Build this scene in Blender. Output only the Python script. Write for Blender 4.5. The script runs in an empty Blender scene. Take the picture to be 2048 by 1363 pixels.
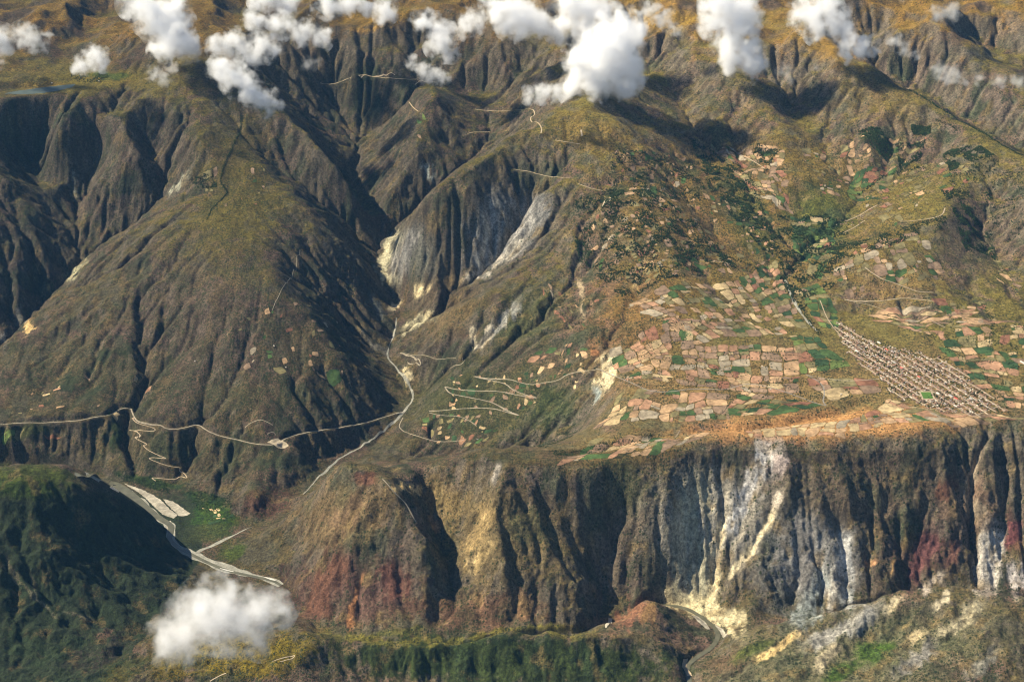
import bpy, bmesh, math, random, time
import numpy as np
T0 = time.time()
def log(s): print('[%.1fs] %s' % (time.time() - T0, s), flush=True)
rad = math.radians
scene = bpy.context.scene
C = scene.collection

# ------------------------------------------------------------------ camera
# metres; the plateau with the town lies at z = 0, the aircraft flies 7000 m above it
CAM_H, PITCH, FOC = 7000.0, rad(25.5), 3248.0        # FOC in photo pixels (photo 2048 x 1363)
CX, CY = 1024.0, 681.5
cam_d = bpy.data.cameras.new('camera'); cam = bpy.data.objects.new('camera', cam_d); C.objects.link(cam)
cam.location = (0, 0, CAM_H); cam.rotation_euler = (math.pi / 2 - PITCH, 0, 0)
cam_d.sensor_fit = 'HORIZONTAL'; cam_d.sensor_width = 36.0; cam_d.lens = 36.0 * FOC / 2048.0
cam_d.clip_start = 10.0; cam_d.clip_end = 200000.0
scene.camera = cam

# ------------------------------------------------------------------ light
SUN_EL, SUN_AZ = rad(43), rad(166)      # azimuth counter-clockwise from +x: from the left and a little beyond
sdir = np.array([math.cos(SUN_EL) * math.cos(SUN_AZ), math.cos(SUN_EL) * math.sin(SUN_AZ), math.sin(SUN_EL)])
world = bpy.data.worlds.new('World'); scene.world = world; world.use_nodes = True
wn = world.node_tree; wn.nodes.clear()
w_out = wn.nodes.new('ShaderNodeOutputWorld'); w_bg = wn.nodes.new('ShaderNodeBackground')
w_sky = wn.nodes.new('ShaderNodeTexSky'); w_sky.sky_type = 'NISHITA'; w_sky.sun_disc = False
w_sky.sun_elevation = SUN_EL; w_sky.sun_rotation = math.pi / 2 - SUN_AZ; w_sky.altitude = 3000
w_bg.inputs['Strength'].default_value = 0.065
wn.links.new(w_sky.outputs[0], w_bg.inputs[0]); wn.links.new(w_bg.outputs[0], w_out.inputs[0])
sun_d = bpy.data.lights.new('sun', 'SUN'); sun = bpy.data.objects.new('sun', sun_d); C.objects.link(sun)
sun_d.energy = 5.0; sun_d.angle = rad(0.5); sun_d.color = (1.0, 0.90, 0.72)
from mathutils import Vector
sun.rotation_euler = Vector(sdir).to_track_quat('Z', 'Y').to_euler(); sun.location = (-9000, 14000, 9000)
scene.view_settings.view_transform = 'Standard'; scene.view_settings.look = 'None'
scene.view_settings.exposure = 0.95; scene.view_settings.gamma = 1.0
scene.render.engine = 'CYCLES'
scene.cycles.use_denoising = True; scene.cycles.denoiser = 'OPENIMAGEDENOISE'; scene.cycles.denoising_input_passes = 'RGB_ALBEDO_NORMAL'; scene.cycles.denoising_prefilter = 'ACCURATE'; scene.cycles.filter_width = 1.1; scene.cycles.sample_clamp_indirect = 4.0
scene.cycles.max_bounces = 8; scene.cycles.diffuse_bounces = 2; scene.cycles.volume_bounces = 4

# ------------------------------------------------------------------ noise in numpy
def hash2(ix, iy, seed):
    h = (ix.astype(np.int64) * 374761393 + iy.astype(np.int64) * 668265263 + seed * 974634777) & 0xFFFFFFFF
    h = ((h ^ (h >> 13)) * 1274126177) & 0xFFFFFFFF
    h = ((h ^ (h >> 15)) * 2246822519) & 0xFFFFFFFF
    return (h ^ (h >> 16)).astype(np.float64) / 4294967296.0
def vnoise(x, y, seed=0):
    ix = np.floor(x); iy = np.floor(y); fx = x - ix; fy = y - iy
    ux = fx * fx * fx * (fx * (fx * 6 - 15) + 10); uy = fy * fy * fy * (fy * (fy * 6 - 15) + 10)
    ix = ix.astype(np.int64); iy = iy.astype(np.int64)
    def g(a, b):
        an = hash2(a, b, seed) * 6.2831853
        return np.cos(an) * (x - a) + np.sin(an) * (y - b)
    a = g(ix, iy); b = g(ix + 1, iy); c = g(ix, iy + 1); d = g(ix + 1, iy + 1)
    return 1.5 * ((a + (b - a) * ux) * (1 - uy) + (c + (d - c) * ux) * uy)
def fbm(x, y, wl, octs=4, seed=0, gain=0.5):
    s = 0; a = 1.0; t = 0
    for o in range(octs):
        s = s + a * vnoise(x / wl + 17.3 * o, y / wl - 9.1 * o, seed + o); t += a; a *= gain; wl *= 0.5
    return s / t * 1.6
def ridged(x, y, wl, octs=3, seed=0):
    s = 0; a = 1.0; t = 0
    for o in range(octs):
        s = s + a * (1 - 2 * np.abs(vnoise(x / wl + 5.7 * o, y / wl + 3.3 * o, seed + o))); t += a; a *= 0.5; wl *= 0.5
    return s / t
def sstep(a, b, x):
    t = np.clip((x - a) / (b - a), 0, 1); return t * t * (3 - 2 * t)

# ------------------------------------------------------------------ layout: from a photo pixel and an elevation to a place in the valley
sP, cP = math.sin(PITCH), math.cos(PITCH)
def place(px, py, z):
    dz = -sP * FOC - cP * (py - CY); dy = cP * FOC - sP * (py - CY); dx = px - CX
    t = (z - CAM_H) / dz
    return (dx * t, dy * t, z)
def project(x, y, z):
    rz = z - CAM_H; f = y * cP - rz * sP; u = y * sP + rz * cP
    return CX + FOC * x / f, CY - FOC * u / f

# elevation survey: lines of valleys, ridges and benches
LINES = [
 # main river
 [(-500,905,-1025),(-200,930,-1035),(0,940,-1042),(100,946,-1046),(185,957,-1050),(240,975,-1051),(290,1010,-1052),(335,1040,-1053),(345,1070,-1054),(385,1108,-1056),(440,1133,-1057),(500,1150,-1058),(550,1162,-1060),(600,1205,-1061),(640,1252,-1063),(700,1282,-1064),(800,1298,-1065),(950,1294,-1067),(1050,1280,-1068),(1150,1272,-1069),(1215,1248,-1070),(1262,1222,-1071),(1320,1209,-1072),(1372,1214,-1073),(1410,1238,-1075),(1440,1264,-1076),(1428,1292,-1077),(1393,1314,-1078),(1371,1332,-1079),(1380,1363,-1080),(1390,1430,-1082)],
 [(1480,1262,-1062),(1600,1240,-1066),(1750,1215,-1070),(1900,1205,-1074),(2048,1200,-1078),(2400,1180,-1085)],
 # tributary
 [(400,1105,-1055),(450,1077,-1050),(505,1053,-1044),(560,1020,-1030),(610,985,-1015),(640,955,-1000),(680,917,-975),(740,880,-940),(800,830,-890),(830,790,-850),(800,745,-780),(772,705,-720),(793,640,-600),(790,590,-480),(775,550,-390),(755,500,-270),(748,465,-160),(720,430,-60),(690,388,50),(725,290,320),(740,255,420),(690,210,600),(640,165,850)],
 # valley between middle ridge and central mountain
 [(748,462,-150),(790,425,20),(870,373,250),(930,330,400),(965,300,490),(985,265,600),(965,220,750),(900,160,980)],
 # ravine N on the right flank of the left mountain
 [(748,468,-155),(700,422,110),(640,378,350),(560,318,600),(510,275,790)],
 # side valleys under the grey slide
 [(790,598,-495),(850,585,-330),(930,560,-150),(1000,490,130),(1060,430,350)],
 [(838,790,-830),(880,752,-550),(940,710,-330),(1030,630,-40),(1080,560,180)],
 # ravine between switchback hill and plateau
 [(740,905,-940),(840,917,-850),(960,915,-700),(1060,900,-560),(1150,857,-380),(1192,790,-180),(1190,725,-60),(1165,640,60),(1140,580,190),(1150,500,400)],
 [(1192,760,-120),(1215,690,20),(1260,620,200),(1290,540,390)],
 # left ravine with three branches
 [(-200,860,-850),(-100,770,-780),(0,692,-650),(60,625,-500),(130,548,-290),(150,470,-50),(157,420,90),(110,385,230),(75,350,350),(62,310,480),(52,245,800)],
 [(157,420,90),(185,350,380),(200,310,560),(208,255,830)],
 [(135,545,-280),(190,490,-110),(228,462,-10),(290,420,190),(328,393,310),(331,345,500),(290,262,850)],
 # ridges between the branches
 [(148,218,1110),(110,262,900),(100,310,700),(118,360,430),(145,415,160)],
 [(193,204,1150),(241,248,1000),(275,310,740),(250,335,620),(186,385,340),(165,430,110)],
 [(297,200,1160),(345,241,1010),(382,303,800),(390,345,690),(345,400,440),(260,460,170),(190,510,-40)],
 [(0,300,760),(20,360,560),(30,430,300),(70,490,40),(40,570,-220),(-40,640,-420)],
 # left mountain: spine, silhouettes, flanks
 [(490,205,1060),(478,240,950),(470,330,700),(445,400,520),(432,450,430),(430,520,270),(430,600,60),(470,700,-220),(520,800,-500)],
 [(190,505,-30),(140,572,-200),(60,645,-420),(0,703,-540),(-80,770,-650)],
 [(540,330,640),(620,410,380),(700,490,60),(755,560,-260),(772,600,-420)],
 [(560,560,150),(640,640,-130),(700,720,-420),(750,780,-640)],
 [(300,520,180),(260,620,-130),(180,700,-400),(100,780,-590),(20,830,-670)],
 [(240,700,-370),(240,770,-520)],[(600,700,-260),(600,780,-480),(600,840,-640)],[(330,700,-330),(330,780,-520)],
 # road bench and scarp to the river
 [(-60,853,-690),(100,845,-680),(200,833,-660),(262,818,-640),(300,848,-665),(340,857,-675),(398,849,-660),(430,868,-680),(500,882,-695),(550,890,-700),(575,873,-695),(640,860,-715),(700,850,-755),(760,836,-830)],
 [(-60,868,-715),(60,880,-740),(90,890,-770)],
 [(60,925,-1010),(200,944,-1030),(280,963,-1038),(350,985,-1042),(440,990,-1020),(480,1030,-1030)],
 [(470,988,-860),(520,982,-815),(580,980,-840),(610,968,-900)],[(490,1040,-1036),(530,1034,-1036)],[(560,930,-800),(620,925,-860)],[(650,900,-880),(600,960,-930)],
 [(420,1030,-1046),(390,1060,-1050),(440,1060,-1046)],
 # middle ridge
 [(865,170,1060),(858,225,880),(832,300,610),(785,380,250),(757,440,-40)],
 [(560,222,1000),(650,290,790),(700,350,520),(735,410,160)],
 # central mountain
 [(1180,205,1250),(1210,290,1000),(1250,350,850),(1300,450,600),(1330,520,450),(1350,600,280),(1350,680,130),(1330,760,30)],
 [(1130,210,1210),(1070,245,1110),(1000,292,960),(930,340,800),(870,386,650),(800,440,300),(772,468,120)],
 [(775,520,-180),(800,480,150),(900,450,380),(1000,400,560),(1100,390,690)],
 [(820,540,-130),(870,540,-20)],[(1100,500,320),(980,590,20),(900,640,-230),(850,700,-480),(812,728,-700)],
 [(1150,600,150),(1050,680,-130),(960,740,-370),(880,800,-600),(850,850,-740)],
 [(1080,780,-330),(1000,800,-450),(930,870,-680)],[(900,893,-800),(800,870,-870)],
 [(1200,480,480),(1210,560,300),(1225,640,130)],
 # right of the summit: valley, ridge, peak
 [(1290,120,1130),(1330,155,1000),(1380,230,860),(1400,262,790),(1450,310,660),(1490,355,560),(1530,440,430),(1552,500,330),(1572,560,230),(1605,620,150),(1640,660,100)],
 [(1440,140,1290),(1490,160,1200),(1530,220,1000),(1560,290,810),(1600,350,660),(1660,400,510)],
 [(1590,200,960),(1610,245,850),(1655,312,690),(1715,385,500),(1690,435,425),(1610,500,330),(1575,545,250)],
 [(1640,130,1310),(1700,200,1090),(1722,280,860),(1740,330,680)],
 [(1740,125,1330),(1830,190,1150),(1900,230,1060),(1990,280,930),(2048,310,880),(2200,390,760)],
 [(1850,265,890),(1850,330,690),(1770,350,590),(1715,388,500)],
 [(1800,140,1080),(1900,208,820),(2000,268,700),(2080,318,600),(2250,400,500)],
 [(1760,60,1520),(1850,110,1300),(1950,170,1100),(2048,228,950),(2200,300,850)],
 [(1930,50,1370),(1965,75,1290),(2012,112,1150),(2060,145,1050),(2200,230,900)],
 [(1960,310,880),(1920,360,720),(1890,395,680),(1900,430,620),(1820,470,520),(1730,520,420),(1692,600,220)],
 [(1930,480,450),(1880,520,400),(1850,580,290),(1830,640,160)],
 [(2000,400,600),(1970,450,450),(2010,540,280),(2048,600,190),(2150,680,120)],
 [(2048,390,760),(2100,470,560),(2160,560,350)],
 # plateau, fan and town
 [(1700,645,112),(1760,665,110),(1820,672,118),(1920,678,140),(2048,690,150),(2200,700,160)],
 [(1500,640,130),(1560,700,80),(1640,740,55),(1700,720,80)],[(1400,700,90),(1480,750,45),(1400,800,20),(1300,820,-20)],
 [(1760,740,75),(1850,780,50),(1950,820,30),(2048,800,50),(2200,800,50)],[(1850,720,95),(1980,740,90)],
 [(1580,790,25),(1680,810,15),(1480,820,5),(1380,840,-15)],[(1250,770,10),(1240,830,-60),(1180,870,-140)],
 # rim of the canyon
 [(1005,922,-62),(1060,938,-70),(1110,945,-80),(1200,942,-80),(1300,915,-50),(1400,888,-25),(1500,872,-12),(1560,871,-10),(1650,882,-18),(1720,867,-5),(1830,872,-10),(1880,852,10),(1950,840,20),(2048,838,20),(2200,838,20)],
 [(1150,915,-75),(1250,890,-45),(1350,865,-30)],[(1600,850,-5),(1750,835,5),(1850,840,8),(1950,832,15)],
 # spur with its two peaks, hanging valley
 [(1005,922,-62),(930,921,-130),(870,930,-190),(830,941,-255),(800,949,-265),(782,953,-190),(768,954,-130)],[(730,930,-830),(790,926,-620),(850,918,-600)],[(640,942,-970),(690,940,-900)],
 [(640,968,-330),(660,955,-250),(700,952,-180),(768,954,-130),(790,1000,-270),(828,1060,-460),(850,1110,-620)],[(768,954,-130),(740,1010,-340),(690,1075,-550),(690,1110,-640)],
 [(838,950,-300),(850,970,-420),(868,1000,-525),(876,1050,-640),(890,1110,-755),(908,1165,-840),(930,1240,-970)],[(935,960,-290),(925,1020,-480),(925,1080,-630)],
 [(620,1060,-760),(560,1100,-960)],[(640,1150,-820),(760,1150,-750),(800,1230,-920)],
 [(620,1243,-1000),(720,1268,-1000),(850,1280,-1005),(950,1275,-1005),(1050,1262,-1005),(1150,1262,-1015)],
 [(1008,930,-64),(992,1010,-290),(985,1065,-440),(1012,1130,-620),(1020,1200,-850)],
 [(1100,1000,-310),(1130,1100,-610),(1160,1180,-800),(1130,1235,-950)],
 [(1245,950,-140),(1240,1010,-370),(1228,1060,-560),(1205,1150,-880),(1190,1235,-1045)],
 [(1300,1000,-290),(1300,1100,-640),(1285,1175,-950)],
 # cliffs on the right
 [(1400,950,-210),(1400,1080,-650),(1390,1185,-1000)],[(1500,950,-240),(1500,1100,-680),(1480,1225,-1040)],
 [(1600,960,-250),(1620,1100,-680),(1600,1220,-1045)],[(1750,940,-230),(1760,1080,-660),(1760,1190,-980)],
 [(1900,930,-240),(1900,1060,-650),(1900,1160,-960)],[(2048,930,-260),(2048,1050,-640),(2048,1150,-950)],
 # small spur by the river
 [(1301,1197,-825),(1330,1240,-895),(1358,1288,-985),(1368,1312,-1040)],[(1301,1197,-825),(1268,1225,-930)],[(1390,1270,-1055)],
 # left foreground hill
 [(-200,925,-60),(0,932,-100),(130,926,-110),(180,950,-220),(230,976,-400),(290,1015,-650),(330,1050,-850),(378,1108,-1040)],
 [(-100,980,-120),(0,990,-140),(90,988,-160),(160,1000,-270)],
 [(-60,1025,-260),(30,1030,-280),(150,1050,-430),(260,1095,-760),(340,1130,-985)],
 [(-100,1130,-480),(50,1130,-520),(200,1140,-700),(300,1160,-900),(400,1160,-1045)],
 [(-100,1260,-760),(50,1250,-800),(150,1260,-870),(230,1270,-935)],[(-100,1350,-940),(60,1350,-950)],
 # creek and front hills
 [(470,1165,-1054),(380,1215,-1020),(272,1285,-985),(200,1342,-950),(120,1420,-900)],
 [(310,1290,-900),(420,1290,-820),(540,1272,-785),(600,1258,-765),(660,1262,-772),(720,1277,-800),(820,1287,-825),(940,1275,-810),(1020,1252,-780),(1100,1258,-795),(1180,1266,-805),(1290,1290,-865),(1345,1322,-950),(1368,1342,-1020)],
 [(300,1363,-890),(450,1363,-870),(580,1363,-870)],[(700,1363,-1010),(800,1363,-1050),(900,1363,-1060),(1050,1363,-1060),(1200,1363,-1085),(1300,1363,-1085)],[(740,1320,-920),(900,1320,-930),(1040,1310,-920),(1180,1320,-960)],
 [(200,1480,-900),(600,1500,-930),(1000,1500,-1050),(1300,1500,-1080),(1700,1500,-900),(2200,1500,-700)],
 
 [(1400,1325,-1030),(1500,1272,-890),(1600,1248,-800),(1680,1230,-725),(1740,1196,-650),(1800,1180,-580),(1880,1173,-530),(2048,1195,-540),(2200,1220,-600)],
 [(1420,1363,-1010),(1600,1363,-850),(1800,1363,-760),(2048,1363,-710)],[(1700,1290,-790),(1900,1280,-650)],
 # lake bench and the high country
 [(-150,190,1180),(0,190,1185),(60,178,1192),(120,172,1195),(200,166,1200),(290,152,1230)],
 [(0,198,1165),(100,190,1175),(240,184,1175),(300,172,1200)],
 [(40,130,1290),(180,130,1260),(290,120,1370),(400,140,1330)],[(110,140,1220),(128,110,1270),(150,70,1340),(190,20,1420),(225,-30,1480)],
 [(20,60,1560),(90,25,1640)],[(250,75,1540),(300,25,1680)],[(400,50,1560),(480,110,1320),(490,160,1180),(492,200,1070)],
 [(530,112,1200),(610,115,1170),(680,75,1340),(760,60,1370),(830,42,1450)],[(760,110,1160),(700,160,930)],[(880,80,1300),(800,130,1080)],
 [(1020,75,1340),(960,110,1200),(895,148,1030)],[(1075,85,1320),(1010,130,1130),(985,180,880)],[(1060,130,1100),(1040,180,960)],
 [(1200,120,1400),(1190,170,1310)],[(1250,150,1270),(1290,230,1000),(1330,300,830),(1400,400,580),(1450,520,350)],
 [(1350,60,1420),(1400,100,1330)],[(1550,60,1480),(1600,100,1370)],
 [(-300,-60,1650),(100,-60,1650),(400,-60,1650),(700,-60,1620),(1000,-60,1650),(1300,-60,1650),(1600,-60,1700),(1900,-60,1650),(2300,-60,1700)],
 [(600,40,1480),(900,15,1530),(1100,10,1570),(1300,15,1560),(1500,10,1600),(1700,15,1660),(1850,20,1580),(2030,30,1540)],
]
pts = []
for ln in LINES:
    w = [place(*p) for p in ln]
    for a, b in zip(w[:-1], w[1:]):
        n = max(1, int(math.hypot(b[0] - a[0], b[1] - a[1]) / 170))
        for i in range(n):
            t = i / n; pts.append([a[k] + (b[k] - a[k]) * t for k in range(3)])
    pts.append(list(w[-1]))
pts += [[x, y, 1700.0] for x in (-20000, -8000, 0, 8000, 20000) for y in (27500, 34000)]
pts += [[x, 6500.0, -900.0] for x in (-8000, -3000, 0, 3000, 8000)]
P = np.array(pts)
_, ui = np.unique(np.round(P[:, :2] / 45).astype(int), axis=0, return_index=True); P = P[np.sort(ui)]
def rbf_fit(P, lam):
    n = len(P); X = P[:, :2] / 1000.0
    D = np.hypot(X[:, None, 0] - X[None, :, 0], X[:, None, 1] - X[None, :, 1])
    A = np.zeros((n + 3, n + 3)); A[:n, :n] = -D + lam * np.eye(n); A[:n, n] = 1; A[:n, n + 1:] = X
    A[n:, :n] = A[:n, n:].T
    return np.linalg.solve(A, np.concatenate([P[:, 2], np.zeros(3)])), X
coef, RX = rbf_fit(P, 0.015)
G = 30.0; GX0, GX1, GY0, GY1 = -9600.0, 9600.0, 7600.0, 27000.0
gx = np.arange(GX0, GX1 + 1, G); gy = np.arange(GY0, GY1 + 1, G)
def rbf_grid(step):
    x = gx[::step] / 1000.0; y = gy[::step] / 1000.0
    out = np.zeros((len(y), len(x)), np.float64)
    n = len(RX)
    for j in range(len(y)):
        d = np.sqrt((x[:, None] - RX[None, :, 0]) ** 2 + (y[j] - RX[None, :, 1]) ** 2)
        out[j] = -d @ coef[:n] + coef[n] + coef[n + 1] * x + coef[n + 2] * y[j]
    return out
def resample(Z, x0, y0, g, x, y):           # Catmull-Rom lookup in a regular grid
    fx = np.clip((x - x0) / g, 1.0, Z.shape[1] - 3.001); fy = np.clip((y - y0) / g, 1.0, Z.shape[0] - 3.001)
    ix = fx.astype(np.int64); iy = fy.astype(np.int64); tx = fx - ix; ty = fy - iy
    def cw(t): return (((-t + 2) * t - 1) * t / 2, ((3 * t - 5) * t * t + 2) / 2, ((-3 * t + 4) * t + 1) * t / 2, (t - 1) * t * t / 2)
    wx = cw(tx); wy = cw(ty); flat = Z.ravel(); W = Z.shape[1]; out = 0
    for j in range(4):
        row = (iy + j - 1) * W + ix - 1
        out = out + wy[j] * (wx[0] * flat[row] + wx[1] * flat[row + 1] + wx[2] * flat[row + 2] + wx[3] * flat[row + 3])
    return out
def bilin(Z, x0, y0, g, x, y):
    fx = np.clip((x - x0) / g, 0, Z.shape[1] - 1.001); fy = np.clip((y - y0) / g, 0, Z.shape[0] - 1.001)
    ix = fx.astype(np.int64); iy = fy.astype(np.int64); tx = fx - ix; ty = fy - iy
    return (Z[iy, ix] * (1 - tx) + Z[iy, ix + 1] * tx) * (1 - ty) + (Z[iy + 1, ix] * (1 - tx) + Z[iy + 1, ix + 1] * tx) * ty
ZB2 = rbf_grid(3)
XX, YY = np.meshgrid(gx, gy)
ZB = resample(ZB2, GX0, GY0, G * 3, XX, YY)
log('rbf %d points' % len(P))
def hit(px, py, Z=None):
    """where the sight line through a photo pixel meets the ground"""
    Z = ZB if Z is None else Z
    dz = -sP * FOC - cP * (py - CY); dy = cP * FOC - sP * (py - CY); dx = px - CX
    y = np.arange(8000.0, 27000.0, 8.0); x = dx / dy * y; zr = CAM_H + dz / dy * y
    h = bilin(Z, GX0, GY0, G, x, y); k = np.argmax(zr < h)
    if zr[k] >= h[k]: k = len(y) - 1
    if k > 0:
        a = zr[k - 1] - h[k - 1]; b = zr[k] - h[k]; t = a / (a - b) if a != b else 0
        yy = y[k - 1] + (y[k] - y[k - 1]) * t
    else: yy = y[k]
    return (dx / dy * yy, yy)
def seg_dist(pl, X, Y):
    """distance to a polyline and position 0..1 along it"""
    best = np.full(X.shape, 1e9); pos = np.zeros(X.shape)
    L = [0]
    for a, b in zip(pl[:-1], pl[1:]): L.append(L[-1] + math.hypot(b[0] - a[0], b[1] - a[1]))
    for i, (a, b) in enumerate(zip(pl[:-1], pl[1:])):
        vx, vy = b[0] - a[0], b[1] - a[1]; l2 = vx * vx + vy * vy + 1e-9
        t = np.clip(((X - a[0]) * vx + (Y - a[1]) * vy) / l2, 0, 1)
        d = np.hypot(X - a[0] - t * vx, Y - a[1] - t * vy)
        m = d < best; best = np.where(m, d, best); pos = np.where(m, (L[i] + t * (L[i + 1] - L[i])) / max(L[-1], 1e-6), pos)
    return best, pos
def carve(Z, pixels, depth, width, taper=0.25, flat=0.0):
    pl = [hit(*p) for p in pixels]
    xs = [p[0] for p in pl]; ys = [p[1] for p in pl]; m = width * 3.2
    i0 = max(0, int((min(xs) - m - GX0) / G)); i1 = min(len(gx), int((max(xs) + m - GX0) / G) + 2)
    j0 = max(0, int((min(ys) - m - GY0) / G)); j1 = min(len(gy), int((max(ys) + m - GY0) / G) + 2)
    X = XX[j0:j1, i0:i1]; Y = YY[j0:j1, i0:i1]
    X2 = X + 35 * fbm(X, Y, 260, 3, 71); Y2 = Y + 35 * fbm(X, Y, 260, 3, 77)
    d, t = seg_dist(pl, X2, Y2)
    d = np.maximum(0, d - flat)
    env = np.clip(t / taper, 0, 1) * np.clip((1 - t) / (taper * 0.6) + 0.25, 0, 1)
    Z[j0:j1, i0:i1] -= depth * env * np.exp(-(d / width) ** 1.25)
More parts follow.
